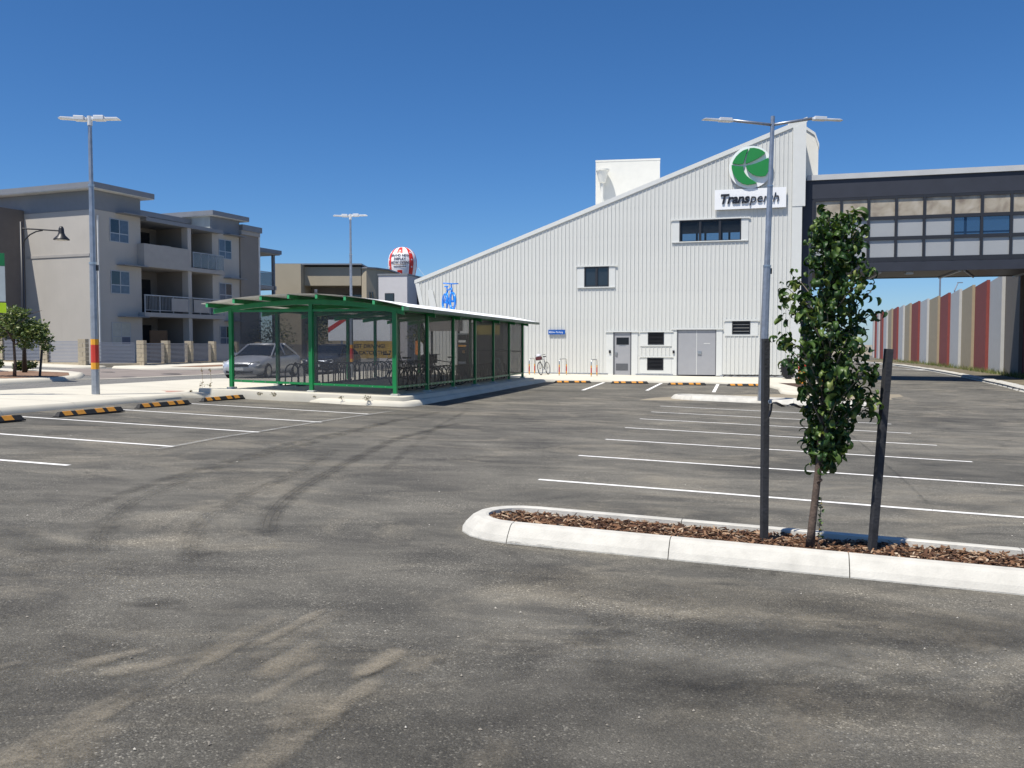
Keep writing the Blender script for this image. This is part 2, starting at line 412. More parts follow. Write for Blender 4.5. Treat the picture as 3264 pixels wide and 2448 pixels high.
trail([(1.4, 5.2), (.2, 4.6), (-1.1, 4.2), (-2.9, 4.3)], .6, .5, False)
trail([(2.9, 4.0), (1.2, 3.9), (.2, 4.15)], .7, .8, False)
trail([(3.2, 4.9), (1.7, 4.75), (.3, 4.9)], .6, .7, False)
trail([(8.6, 15), (9.8, 17.4), (10.2, 20.5), (9.6, 24)], .22, .5, False)
strip('dark_patch', [(-4.5, 4.3), (-1.5, 3.6), (1.5, 2.9), (5, 2.4)], 3.4, NEARDARK, car_park, .0046, .4, .75)  # broad soft strips that darken the near asphalt
strip('dark_patch', [(-.6, 6.0), (1.2, 5.6), (3.2, 4.9), (5.5, 4.4)], 1.1, NEARDARK, car_park, .0048, .4, .8)
strip('dark_patch', [(-6.5, 7.2), (-4.0, 6.3), (-2.2, 5.6)], 1.6, NEARDARK, car_park, .005, .4, .6)
def dusty(pts, wd, cover, mat=None, dz=[.0105]):
    dz[0] += .0003; strip('dust_streak', pts, wd, mat or DUST, car_park, dz[0], .15, cover)
rd = random.Random(21)
for base, n_, spread in (([(-1.95, 2.5), (-1.62, 3.18), (-1.49, 3.8), (-1.37, 4.28), (-1.05, 5.2)], 11, .14), ([(-1.05, 2.75), (-.94, 3.13), (-.8, 3.6), (-.6, 4.05), (-.42, 4.4)], 9, .1), ([(-2.9, 2.9), (-2.3, 3.75), (-1.75, 4.3)], 5, .2)):
    for k in range(n_):                                 # sand dragged along wheel paths: many short broken strands
        a = rd.uniform(0, .75); b = min(1, a+rd.uniform(.18, .45)); P = [Vector(p) for p in base]; L = len(P)-1; o_ = rd.gauss(0, spread)
        at_ = lambda t: P[min(L-1, int(t*L))].lerp(P[min(L-1, int(t*L))+1], t*L-min(L-1, int(t*L)))
        dusty([tuple(at_(a+(b-a)*q/4)+Vector((o_, -o_*.35))) for q in range(5)], rd.uniform(.1, .34), rd.uniform(.55, 1.))
dusty([(-.3, 2.6), (-.16, 3.0), (.02, 3.5)], 0.34, 0.51)
dusty([(.75, 2.6), (1.0, 3.05), (1.25, 3.5), (1.42, 4.2)], 0.57, 0.51)
dusty([(-2.9, 3.2), (-2.3, 3.75), (-1.75, 4.3)], 0.76, 0.34)
dusty([(-.1, 5.45), (.9, 5.25), (2.1, 4.9), (3.0, 4.7)], 0.95, 0.47)
dusty([(.3, 4.55), (1.3, 4.45), (2.4, 4.2)], 0.57, 0.42)
dusty([(1.0, 2.95), (1.9, 3.3), (2.6, 3.6)], 0.57, 0.38)
dusty([(6.6, 22), (6.8, 18), (6.3, 14.5)], 0.66, 0.30)
dusty([(8.5, 20), (8.0, 16.5), (8.1, 13.5), (9.5, 10.5)], 0.38, 0.51)
dusty([(.2, 14), (1.3, 17), (2.5, 21)], 1.52, 0.30)
dusty([(-3.3, 12.5), (-2.4, 16), (-1.2, 20)], 1.71, 0.26)
dusty([(-5.3, 11.1), (-5.1, 11.5), (-4.82, 12.5), (-4.63, 13.7), (-4.26, 15), (-3.74, 17.15), (-3.05, 19.5), (-2.6, 21)], .17, 1., CHALK)
dusty([(7.5, 20), (7.06, 18.2), (6.0, 14.4), (4.9, 10.6), (4.35, 8.8), (4.15, 8.0)], .1, .8, TAR)
dusty([(-.55, 7.35), (-.4, 6.93), (.03, 6.86), (1.1, 6.42), (2.2, 6.05), (3.6, 5.6)], .22, .7, TAR)
m = MB()                                                # grit, leaves and scraps lying on the asphalt
for _ in range(420):
    y = 2.6 + 16*random.random()**2; x = random.uniform(-.75, .75) * y; s_ = random.uniform(.004, .011); a = random.random()*3
    z = G(x, y); dx, dy = s_*math.cos(a), s_*math.sin(a)
    m.add([(x-dx, y-dy, z+.004), (x+dy*.7, y-dx*.7, z+.004), (x+dx, y+dy, z+.004), (x-dy*.7, y+dx*.7, z+.004), (x, y, z+.004+s_*.8)], [(0,1,4), (1,2,4), (2,3,4), (3,0,4)])
GRIT = rand_mat('grit', [(0, (.1, .09, .08)), (.6, (.3, .27, .22)), (1, (.6, .57, .5))])
g_ = stuff(m.build('grit', GRIT)); tag(g_, 'loose pale grit scattered over the dark car park asphalt', 'grit')

# ------------------------------------------------------------------ kerbed islands
MULCH = rand_mat('mulch', [(0, (.028, .014, .008)), (.35, (.09, .042, .022)), (.6, (.17, .085, .042)), (.8, (.25, .15, .085)), (.93, (.36, .25, .16)), (1, (.5, .4, .29))], .85)
SOIL = M('mulch_bed', (.06, .032, .019), .95, var=.4, scale=14, bump=.8, bscale=50)
def stadium(L, hw, n=9):
    P = [(-hw*math.sin(math.pi*(k/n)), -hw*math.cos(math.pi*(k/n))) for k in range(n+1)]      # left end, near to far
    q = [(L*t/14., hw) for t in range(1, 15)]
    P += q + [(L+hw*math.sin(math.pi*k/n), hw*math.cos(math.pi*k/n)) for k in range(1, n)] + [(L, -hw)] + [(L*t/14., -hw) for t in range(13, 0, -1)]
    return P
def chips(name, n, pick, parent, L0, L1, mat, z0=.1):
    m = MB()
    for _ in range(n):
        x, y = pick(); a = random.uniform(0, 6.3); l = random.uniform(L0, L1); wd = l*random.uniform(.12, .4); t = random.uniform(.003, .007)
        M_ = Matrix.Translation((x, y, G2(parent, x, y) + z0 + random.uniform(0, .03))) @ Matrix.Rotation(a, 4, 'Z') @ Matrix.Rotation(random.gauss(0, .3), 4, 'Y') @ Matrix.Rotation(random.gauss(0, .45), 4, 'X')
        b = MB().box(-l/2, l/2, -wd/2, wd/2, 0, t); b.v[0] = (-l/2*1.3, 0, 0)
        m.add([M_ @ Vector(v) for v in b.v], b.f)
    return stuff(m.build(name, mat, parent))
def G2(root, x, y):                                     # ground under a point given in a thing's own frame
    c, s_ = math.cos(root.rotation_euler.z), math.sin(root.rotation_euler.z)
    return G(root.location.x + c*x - s_*y, root.location.y + s_*x + c*y) - root.location.z
def island(label, C, ang, L, hw, cuts, fill='mulch', nchips=0, crange=None):
    t = thing('kerb_island', label, 'kerb island', (C[0], C[1], G(*C)), -R(ang))
    P = stadium(L, hw); n = len(P); prof = [(0, -.04), (.006, .01), (.035, .055), (.1, .12), (.135, .138), (.21, .142), (.235, .135), (.245, .05)]
    nr = []
    for i in range(n):
        d = (Vector(P[(i+1) % n]) - Vector(P[i-1])).normalized(); nr.append((d.y, -d.x))
    idx = cuts + [cuts[0] + n]
    for a, b in zip(idx, idx[1:]):
        m = MB(); js = list(range(a, b+1)); rows = []
        for q, j in enumerate(js):
            i = j % n; x, y = P[i]; nx, ny = nr[i]
            dx, dy = P[(i+1) % n][0]-P[i-1][0], P[(i+1) % n][1]-P[i-1][1]; l = math.hypot(dx, dy); e = .0035 if q == 0 else (-.0035 if q == len(js)-1 else 0)
            x += dx/l*e; y += dy/l*e
            for o_, z in prof: X, Y = x+nx*o_, y+ny*o_; m.v.append((X, Y, G2(t, X, Y)+z))
        k = len(prof)
        m.f = [(q*k+j, q*k+j+1, (q+1)*k+j+1, (q+1)*k+j) for q in range(len(js)-1) for j in range(k-1)] + [tuple(range(k))[::-1], tuple((len(js)-1)*k+j for j in range(k))]
        m.build('kerb_segment', KERB, t, smooth=False)
    mt = SOIL if fill == 'mulch' else KERB
    m = MB(); zz = .085 if fill == 'mulch' else .12
    for i in range(n):
        x, y = P[i][0]+nr[i][0]*.24, P[i][1]+nr[i][1]*.24; m.v.append((x, y, G2(t, x, y)+zz))
    m.f = [tuple(range(n))[::-1]]; bed = m.build('mulch_bed' if fill == 'mulch' else 'concrete_infill', mt, t)
    if nchips:
        lo, hi = crange
        def pick():
            x = random.uniform(lo, hi); r_ = hw - .255
            y = random.uniform(-r_, r_)
            if x < 0: y *= max(0, 1 - (x/r_)**2)**.5
            return x, y
        chips('mulch_chips', nchips, pick, t, .018, .075, MULCH, .085)
    return t
near_isl = island('near white kerb island with bark mulch and the staked tree', (.12, 7.42), 17.5, 9, .56, [0, 5, 11, 15, 19, 23, 28, 32, 37, 42, 44], nchips=5200, crange=(-.3, 5.4))
far_isl = island('low white kerb island at the foot of the tall twin arm light pole', (6.1, 29.2), 18.0, 5.0, .75, [0, 6, 12, 18, 25, 32, 37], fill='conc')
m = MB()                                                # mulch bed on the corner by the orange bollard
P = [(12.2, 33.0), (12.9, 33.4), (13.2, 37.6), (11.6, 37.8), (11.5, 35.2), (11.2, 33.4)]
m.add([(x, y, G(x, y)+.136) for x, y in P], [tuple(range(len(P)))])
m.build('mulch_bed', SOIL, footpath)
for k in range(6):                                      # black drainage sheet and rubble on the kerb by the wall corner
    pass
# ------------------------------------------------------------------ station building (own frame: x along the front, y into the building)
WA = R(15.5); W0 = (6.1, 46.0)
def wpt(s_, d=0): return (W0[0] + s_*math.cos(WA) + d*math.sin(WA), W0[1] - s_*math.sin(WA) + d*math.cos(WA))
SB = thing('station_building', 'white ribbed metal station building with a long raking roof line', 'building', (W0[0], W0[1], 0), -WA)
SL = .3669
def ztop(s_): return 5.06 + SL*(s_ + 11.89)
def zbot(s_):
    if s_ < -10.75: return 5.06 - (s_ + 11.89)/.2156
    return -.02 if s_ < 0.4 else (-.03 if s_ < 2.4 else -.06)
openings = [(-2.6, -.76, 4.52, 5.66), (2.38, 6.0, 6.77, 7.93), (-1.02, .45, -.3, 2.19), (.78, 2.22, 1.42, 2.19), (.78, 2.22, -.02, .86), (2.4, 4.78, -.3, 2.31), (5.1, 6.54, 1.95, 2.73)]
pitch = .206; s_ = -11.8; cache = {}
while s_ < 8.25:
    c = s_ + pitch/2; top = ztop(c) - .1; cuts_ = [(max(zbot(c), -.03), top)]
    for a, b, z0, z1 in openings:
        if a < c < b:
            nw = []
            for p0, p1 in cuts_:
                if z0 <= p0 and z1 >= p1: continue
                if z1 <= p0 or z0 >= p1: nw.append((p0, p1)); continue
                if z0 > p0: nw.append((p0, z0))
                if z1 < p1: nw.append((z1, p1))
            cuts_ = nw
    m = MB()
    for p0, p1 in cuts_:
        if p1 - p0 < .05: continue
        prof = [(0, 0), (pitch-.034, 0), (pitch-.028, -.03), (pitch-.006, -.03), (pitch-.0005, 0)]
        e = [SL*q[0] if abs(p1-top) < 1e-6 else 0 for q in prof]
        m.add([(q[0], q[1], p0) for q in prof] + [(q[0], q[1], p1+e_) for q, e_ in zip(prof, e)], [(i, i+1, i+6, i+5) for i in range(4)])
    if m.v: m.build('cladding_sheet', WHITE, SB, loc=(s_, 0, 0))
    s_ += pitch
# screws, rows of dark dots on the ribs
m = MB()
zz = 1.4
while zz < 12:
    s_ = -11.8 + pitch
    while s_ < 8.2:
        if zbot(s_) < zz < ztop(s_) - .4 and not any(a < s_ < b and z0 < zz < z1 for a, b, z0, z1 in openings): m.box(s_-.033, s_-.019, -.041, -.034, zz, zz+.014)
        s_ += pitch
    zz += 1.45
stuff(m.build('cladding_screws', GALV, SB))
# shell behind the cladding: side walls, roof, back wall with a window opening so that daylight shows through
m = MB()
m.prism([(-11.95, 5.0), (8.7, ztop(8.7)-.06), (8.7, ztop(8.7)+.0), (-11.95, 5.06)], .02, 8.0)
m.build('roof_deck', WTRIM, SB)
m = MB(); m.prism([(-11.82, 4.95), (-10.82, .3), (-10.8, -.3), (-10.7, -.3), (-11.6, 5.0)], .03, 8.0); m.box(8.45, 8.62, .05, 8, -.3, ztop(8.4)-.1)
m.build('side_wall', CREAM, SB)
m = MB(); hs0, hs1, hz0, hz1 = 2.2, 6.9, 7.72, 8.22
m.prism([(-11, -.3), (8.5, -.3), (8.5, hz0), (-4.8, hz0), (-11.5, 5.1)], 7.8, 7.95)
m.prism([(-4.7, hz0), (hs0, hz0), (hs0, hz1), (-3.4, hz1)], 7.8, 7.95); m.box(hs1, 8.5, 7.8, 7.95, hz0, hz1)
m.prism([(-3.4, hz1), (8.5, hz1), (8.5, ztop(8.5)-.1)], 7.8, 7.95)
for q in (3.0, 3.5, 4.45, 4.9, 5.9, 6.3): m.box(q, q+.12, 7.82, 7.93, hz0, hz1)
m.build('rear_wall', NAVY, SB)
m = MB(); m.box(-9, 8.4, .25, 7.7, 3.2, 3.4); m.box(1.8, 1.95, .2, 7.7, 3.4, 9.4); m.box(6.95, 7.1, .2, 7.7, 3.4, 11); m.box(1.95, 6.95, .3, 7.7, 8.9, 9.0)
m.box(-9, -2.9, .15, .25, -.3, 5.5); m.box(-.6, 2.0, .15, .25, -.3, 6.4); m.box(-2.9, 8.4, .15, .22, -.3, 3.2)
m.build('inner_wall', NAVY, SB)
# trims
m = MB(); m.prism([(-12.02, 4.93), (8.86, ztop(8.86)-.14), (8.86, ztop(8.86)+.1), (-12.02, 5.13)], -.062, .05)
m.build('barge_cap', WTRIM, SB)
m = MB(); m.prism([(-11.98, 4.95), (-10.92, .0), (-10.72, .0), (-11.74, 4.95)], -.05, .03); m.build('raked_edge_flashing', WTRIM, SB)
m = MB(); m.box(8.2, 8.68, -.05, .03, -.02, 8.4); m.build('corner_flashing', WTRIM, SB)
m = MB(); m.prism([(8.2, 8.4), (8.82, 8.4), (8.82, ztop(8.82)-.14), (8.2, ztop(8.2)-.14)], -.07, .25); m.build('corner_flashing', WTRIM, SB)
m = MB(); m.box(-10.7, -1.02, -.045, .02, -.1, -.015); m.box(.45, 2.4, -.045, .02, -.12, -.03); m.box(4.78, 8.6, -.045, .02, -.16, -.06); m.box(-11, 8.6, -.02, .2, -.35, -.13)
m.build('base_flashing', GALV, SB)
m = MB(); m.prism([(-11.2, 4.5), (-11.05, 4.62), (-10.9, 4.5), (-10.45, 2.6), (-10.95, 2.6)], -.12, -.036); m.build('pipe_cover', WTRIM, SB)
def window(x0, x1, z0, z1, fx0, fx1, fz0, fz1, panes, mat, blind=None):
    fx0 -= .1; fx1 += .1
    f = part('window_frame', DARKF, SB, (x0, x0+.06, -.05, .12, z0, z1), (x1-.06, x1, -.05, .12, z0, z1), (x0+.06, x1-.06, -.05, .12, z1-.06, z1), (x0+.06, x1-.06, -.05, .12, z0, z0+.06))
    wd = (x1-x0-.12)/panes
    for k in range(panes):
        a = x0+.06+wd*k
        if k: part('mullion', DARKF, f, (a-.06, a+.06, -.045, .11, z0+.06, z1-.06))
        g = part('pane', mat, f, (a+(.06 if k else 0), a+wd-(.06 if k < panes-1 else 0), .03, .04, z0+.06, z1-.06))
        if blind: part('blind', blind, f, (a+.02, a+wd-.02, .1, .115, z0+.06+(z1-z0)*.34, z1-.06))
    s_ = part('flat_surround', WTRIM, SB, (fx0, x0, -.036, .02, z0, z1), (x1, fx1, -.036, .02, z0, z1), (fx0, fx1, -.036, .02, fz0+.02, z0), (fx0, fx1, -.036, .02, z1, fz1))
    part('head_flashing', WTRIM, s_, (fx0-.06, fx1+.1, -.085, -.037, fz1-.03, fz1+.035)); part('sill', WTRIM, s_, (fx0, fx1, -.07, -.037, fz0, fz0+.05))
TINT = see_through('tinted_glass', .62, (.02, .025, .03), .04)
window(-2.32, -1.0, 4.58, 5.63, -2.6, -.76, 4.52, 5.68, 2, GLASS)
window(2.66, 5.75, 6.79, 7.9, 2.38, 6.0, 6.77, 7.94, 3, TINT, NAVY)
# louvred vents
def vent(x0, x1, z0, z1, fx0, fx1, fz0, fz1, n, open_=True):
    fx0 -= .1; fx1 += .1
    f = part('vent_frame', DARKF, SB, (x0, x0+.05, -.05, .1, z0, z1), (x1-.05, x1, -.05, .1, z0, z1), (x0+.05, x1-.05, -.05, .1, z1-.05, z1), (x0+.05, x1-.05, -.05, .1, z0, z0+.05), (x0, x1, .1, .14, z0, z1))
    for k in range(n):
        z = z0+.07+(z1-z0-.14)*(k+.5)/n
        MB().add([(x0+.05, -.04, z-.03), (x1-.05, -.04, z-.03), (x1-.05, .05, z+.025), (x0+.05, .05, z+.025), (x0+.05, -.04, z-.022), (x1-.05, -.04, z-.022), (x1-.05, .05, z+.033), (x0+.05, .05, z+.033)], [(3,2,1,0), (4,5,6,7), (0,1,5,4), (2,3,7,6)]).build('louvre_blade', DARKF if n > 4 else STEEL, f)
    s_ = part('flat_surround', WTRIM, SB, (fx0, x0, -.036, .02, z0, z1), (x1, fx1, -.036, .02, z0, z1), (fx0, fx1, -.036, .02, fz0, z0), (fx0, fx1, -.036, .02, z1, fz1))
    part('head_flashing', WTRIM, s_, (fx0-.05, fx1+.08, -.08, -.037, fz1-.02, fz1+.035))
vent(1.08, 1.92, 1.5, 2.14, .78, 2.22, 1.42, 2.18, 7); vent(1.05, 1.9, .17, .81, .78, 2.22, -.02, .86, 7); vent(5.36, 6.26, 2.04, 2.7, 5.1, 6.54, 1.95, 2.73, 3)
DOOR = M('grey_door', (.33, .335, .35), .5, var=.03); DLOUV = M('door_louvre', (.1, .105, .115), .5)
def doorleaf(x0, x1, z0, z1): return part('door', DOOR, SB, (x0, x1, -.01, .04, z0, z1))
d = doorleaf(-.68, .16, -.11, 2.13); part('door_window', GLASS, d, (-.58, .08, -.018, -.01, 1.5, 1.88)); part('door_louvre', DLOUV, d, (-.6, .04, -.02, -.01, .14, .5)); part('lock_plate', STEEL, d, (-.64, -.52, -.05, -.01, .92, 1.1))
part('label_plate', STEEL, d, (-.42, -.08, -.016, -.011, 1.44, 1.475))
part('door_frame', DLOUV, SB, (-.75, -.68, -.04, .06, -.12, 2.18), (.16, .22, -.04, .06, -.12, 2.18), (-.68, .16, -.04, .06, 2.13, 2.18))
d = doorleaf(2.64, 3.58, -.06, 2.25); d2 = doorleaf(3.605, 4.54, -.06, 2.25); part('lock_plate', STEEL, d2, (3.65, 3.84, -.05, -.01, 1.0, 1.17)); part('label_plate', WTRIM, d2, (3.95, 4.27, -.016, -.011, 1.545, 1.575)); part('meeting_strip', WTRIM, d, (3.58, 3.605, -.02, .04, -.06, 2.25))
part('door_frame', DLOUV, SB, (2.58, 2.64, -.04, .06, -.12, 2.29), (4.54, 4.58, -.04, .06, -.12, 2.29), (2.64, 4.54, -.04, .06, 2.25, 2.29))
for a, b, c_, e, zz_ in ((-1.12, -.75, .22, .55, 2.19), (2.33, 2.58, 4.58, 4.88, 2.31)):
    s_ = part('flat_surround', WTRIM, SB, (a, b, -.036, .02, -.1, zz_), (c_, e, -.036, .02, -.1, zz_)); part('head_flashing', WTRIM, s_, (a-.04, e+.04, -.085, -.03, zz_-.03, zz_+.04))
for x in (-.97, 2.37): part('card_reader', BLACKP, SB, (x, x+.1, -.09, -.037, 1.05, 1.2)); 
# rooftop block with rain head, and the block behind the right corner
t = thing('rooftop_block', 'cream rendered rooftop block rising behind the raking roof with a rain head', 'roof block', (*wpt(-1.95, 5.5), 8.2), -R(9))
part('wall', CREAM, t, (-.75, 3.0, 0, 5, 0, 4.08)); part('cap', CREAM, t, (-.765, 3.015, -.015, 5.015, 4.08, 4.18))
m = MB(); m.lathe([(.07, 0), (.07, 2.75), (.18, 2.8), (.36, 3.45), (.4, 3.46), (.4, 3.55), (.3, 3.55)], 20, (-.33, -.42)); rh = m.build('rain_head', CREAM, t, smooth=False)
t = thing('stair_tower', 'white tower block behind the high right corner of the station', 'tower', (*wpt(8.0, 1.2), 0), -WA)
m = MB(); m.prism([(.0, 6), (1.5, 6), (1.5, 11.6), (1.3, 12.2), (.75, 12.6), (.0, 12.75)], .3, 3.2); m.build('wall', CREAM, t)
m = MB(); m.prism([(1.53, 11.5), (1.53, 11.75), (1.33, 12.32), (.77, 12.74), (.0, 12.9), (.0, 12.75), (.75, 12.6), (1.3, 12.2)], .24, 3.25); m.build('parapet', WTRIM, t)

# ------------------------------------------------------------------ the big sign
GRN = M('sign_green', (.008, .215, .045), .5, var=.04); SIGNW = M('sign_white', (.86, .87, .87), .4, var=.02); INK = M('sign_black', (.012, .013, .018), .4)
SG = thing('station_sign', 'large Transperth sign with a green segmented ball over black lettering', 'sign', (*wpt(6.18), 8.3), -WA)
disc = [(1.06*math.cos(a), 2.12+1.06*math.sin(a)) for a in [2*math.pi*k/48 for k in range(48)]]
m = MB(); m.prism(disc, -.17, -.14); m.build('white_disc', SIGNW, SG)
m = MB(); m.box(-1.75, 1.73, -.171, -.14, .06, 1.06); m.build('name_board', SIGNW, SG, bevel=.004)
def lg(P, zc=(765, 590), k=2.12/935.):
    q = [((x-zc[0])*k, 2.12-(y-zc[1])*k) for x, y in P]
    m = MB(); m.prism(q, -.3, -.1705); return m.build('logo_segment', GRN, SG)
lg([(370,490),(400,420),(450,345),(520,275),(600,220),(705,190),(680,260),(640,370),(605,515),(500,518)])
lg([(740,180),(830,178),(930,205),(1010,245),(1072,297),(1000,360),(900,420),(780,475),(660,515),(665,430),(690,310)])
lg([(660,560),(760,550),(880,520),(1010,470),(1140,410),(1165,500),(1172,600),(1150,690),(1110,760),(1078,803),(980,808),(880,790),(800,750),(730,690),(690,640)])
lg([(355,525),(440,555),(530,568),(605,570),(612,650),(640,720),(690,790),(760,850),(830,900),(900,945),(820,970),(700,980),(600,950),(510,890),(430,800),(380,690),(355,600)])
def split_letters(body, size, x, z, parent, mat, y=-.2, **k):
    me = text_mesh(body, size, .029, **k); bm = bmesh.new(); bm.from_mesh(me)
    xmax = max(v.co.x for v in bm.verts); left = set(bm.verts)
    mt = Matrix.Translation((x, y, z)) @ Matrix.Rotation(R(90), 4, 'X')
    isl = []
    while left:
        st = [left.pop()]; comp = [st[0]]
        while st:
            v = st.pop()
            for e in v.link_edges:
                o_ = e.other_vert(v)
                if o_ in left: left.discard(o_); st.append(o_); comp.append(o_)
        isl.append(comp)
    for comp in isl:
        ids = {v: i for i, v in enumerate(comp)}
        fs = {f for v in comp for f in v.link_faces}
        q = MB().add([mt @ v.co for v in comp], [tuple(ids[v] for v in f.verts) for f in fs]); q.build('letter', mat, parent)
    bm.free(); return xmax
xm = split_letters("Trans", .66, -1.53, .36, SG, INK, shear=.22, offset=.018, spacing=.95)
split_letters("perth", .66, -1.53 + xm - .02, .36, SG, INK, shear=.22, offset=-.004, spacing=.98)
bs = thing('bike_parking_sign', 'small blue sign reading Bike Parking on the white ribbed wall', 'sign', (*wpt(-3.81), 2.05), -WA)
BLUE = M('sign_blue', (.008, .1, .42), .4); part('panel', BLUE, bs, (-.46, .46, -.09, -.07, 0, .25))
put_text('lettering', "Bike Parking", .13, SIGNW, bs, wallm(-.3, -.0925, .08)); m = MB()
m.prism([(-.34, .06), (-.42, .125), (-.34, .19)], -.0935, -.091); m.build('arrow', SIGNW, bs)

m = MB()
for x, z in ((-1.2, .3), (1.2, .3), (-1.2, .85), (1.2, .85), (-.5, 1.6), (.5, 1.6), (-.5, 2.6), (.5, 2.6)): m.box(x-.03, x+.03, -.14, 0, z-.03, z+.03)
m.build('sign_bracket', GALV, SG)
# ------------------------------------------------------------------ footbridge
BR0 = wpt(8.68, .6)
FB = thing('footbridge', 'dark enclosed footbridge with three rows of glass panes joining the station', 'footbridge', (BR0[0], BR0[1], 0), -WA)
BL = 15.2; BD = 5.2
part('roof_fascia', M('light_fascia', (.5, .51, .51), .5, var=.08, scale=.8), FB, (.25, BL, -.1, BD+.1, 9.74, 10.0))
part('upper_band', NAVY, FB, (.3, BL, -.02, .2, 8.82, 9.735), (.3, BL, BD-.2, BD, 8.82, 9.735))
part('end_column', NAVY, FB, (-.08, .56, .0, .5, -.4, 9.73)); part('recess_wall', DARKF, FB, (-.1, .3, .5, BD, -.4, 9.7))
part('lower_beam', NAVY, FB, (.57, BL, -.02, .22, 5.12, 5.58), (.57, BL, BD-.22, BD, 5.12, 5.58))
part('deck', DARKF, FB, (.57, BL, .22, BD-.22, 5.15, 5.42))
for k in range(4): part('cross_beam', GALV, FB, (3.7+3.6*k, 3.84+3.6*k, .24, BD-.24, 5.06, 5.145))
m = MB(); m.tube([(7.6, .3, 5.1), (9.0, BD-.3, 5.1)], .05, 6); m.box(5.0, 5.35, .5, .8, 5.0, 5.15); m.build('soffit_strut', GALV, FB)
PSAND, nn, oo = nodes('tan_reflection_glass')  # tan reflection in the top panes painted into their colour
p_ = N(nn, "ShaderNodeBsdfPrincipled"); nn.links.new(p_.outputs[0], oo.inputs[0]); p_.inputs['Roughness'].default_value = .12
tcx = N(nn, "ShaderNodeTexCoord").outputs['Object']
nn.links.new(ramp(nn, noise(nn, tcx, 1.3, 4, .5, .6), [(.3, (.22, .175, .13)), (.5, (.38, .33, .25)), (.7, (.47, .42, .34))]), p_.inputs['Base Color'])
PGREY = M('frosted_glass', (.355, .365, .37), .15, var=.05, scale=.5); PCLR = see_through('clear_glass', .4, (.02, .05, .11), .05)
rows = [(7.83, 8.68), (6.83, 7.66), (5.82, 6.66)]; mul = [.62+1.27*k for k in range(12)]
for x in mul: part('mullion', DARKF, FB, (x-.06, x+.06, -.03, .12, 5.59, 8.815))
for a, b in zip(mul, mul[1:]):
    for z in (5.59, 6.66, 7.66, 8.68): part('transom', DARKF, FB, (a+.06, b-.06, -.02, .12, z, z+(.23 if z == 5.59 else (.13 if z > 8 else .17))))
for i in range(len(mul)-1):
    for j, (z0, z1) in enumerate(rows):
        clear = (j == 1 and i in (5, 6))
        part('pane', (PSAND, PCLR if clear else PGREY, PGREY)[j], FB, (mul[i]+.06, mul[i+1]-.06, .045, .06, z0, z1))
    if i % 2 == 0: part('mullion', DARKF, FB, (mul[i]+.3, mul[i]+.42, BD-.15, BD-.03, 5.59, 8.815))
part('handrail', DARKF, FB, (.6, BL, .5, .56, 6.95, 7.03), (.6, BL, BD-.1, BD-.02, 7.15, 7.3))

# ------------------------------------------------------------------ coloured noise wall with kerb and grass
NWc = dict(w=M('panel_white', (.47, .48, .475), .75, var=.04, bump=.1), b=M('panel_beige', (.35, .295, .2), .75, var=.05, bump=.1), r=M('panel_red', (.215, .045, .038), .75, var=.08, bump=.1), t=M('panel_shaded', (.16, .145, .125), .8, var=.05))  # last entry: panel colour darkened to hold the footbridge's shade
NP = [(24.6, 38.0), (26.2, 42.7), (27.8, 47.4), (29.5, 52.2), (31.2, 57.0), (32.9, 62.0), (34.5, 66.9), (36.1, 71.8), (37.7, 76.8), (39.1, 81.7), (40.5, 86.5), (41.9, 91.4), (43.4, 96.3), (44.9, 101.2), (46.4, 106.1), (48.0, 111.2), (49.6, 116.3), (51.3, 121.4), (53, 126.5), (54.8, 131.6), (56.6, 136.7)]
NC = "wrtwrbwrbwrbwrbwrwrw"
NWL = thing('noise_wall', 'long noise wall of white, beige and red upright panels beyond the footbridge', 'noise wall', (NP[0][0], NP[0][1], 0))
for k in range(len(NP)-1):
    a, b = Vector(NP[k]), Vector(NP[k+1]); d = (b-a); L = d.length; ang = math.atan2(d.y, d.x)
    m = MB(); zb = G(*NP[k]) - .3; top = 5.62 + .012*k
    # panels step like shiplap: each tilts so that its near edge stands proud of the next one
    m.add([(0, .16, zb), (L, -.02, zb), (L, -.2, zb), (0, -.02, zb), (0, .16, top+.03), (L, -.02, top-.08), (L, -.2, top-.08), (0, -.02, top+.03)], [(0,1,2,3), (7,6,5,4), (0,4,5,1), (1,5,6,2), (2,6,7,3), (3,7,4,0)])
    m.build('wall_panel', NWc[NC[k]], NWL, loc=(a.x-NP[0][0], a.y-NP[0][1], 0), rot=(0, 0, ang))
    MB().box(-.03, .05, -.03, .17, zb, top+.05).build('wall_post', NWc[NC[k]], NWL, loc=(a.x-NP[0][0], a.y-NP[0][1], 0), rot=(0, 0, ang))
KP = [(20.6, 33.0), (21.26, 36.04), (22.95, 40.98), (26.1, 49.6), (30.07, 61.6), (34.65, 77.5), (36.94, 90.7), (40, 104)]
kk = struct(strip('kerb', KP, .45, KERB, None, .12, .5)); 
m = MB(); acc = 0
for a, b in zip(KP, KP[1:]):
    d = Vector(b)-Vector(a); n = int(d.length/.95)
    for i in range(n):
        c_ = Vector(a)+d*(i+.5)/n; z = G(c_.x, c_.y); e = random.uniform(-.015, .015)
        q = MB().add([(-.44, -.26, -.05), (.44, -.26, -.05), (.44, .26, -.05), (-.44, .26, -.05), (-.43, -.14, .15+e), (.43, -.14, .15+e), (.43, .26, .15+e), (-.43, .26, .15+e)], [(3,2,1,0), (4,5,6,7), (0,1,5,4), (1,2,6,5), (2,3,7,6), (3,0,4,7)])
        q.build('kerb_block', KERB, kk, loc=(c_.x, c_.y, z), rot=(0, 0, math.atan2(d.y, d.x)+math.pi))
VERGE = M('verge_soil', (.13, .11, .07), .95, var=.3, scale=1.5, bump=.5, bscale=20)
m = MB(); QK = [Vector(p) for p in KP]
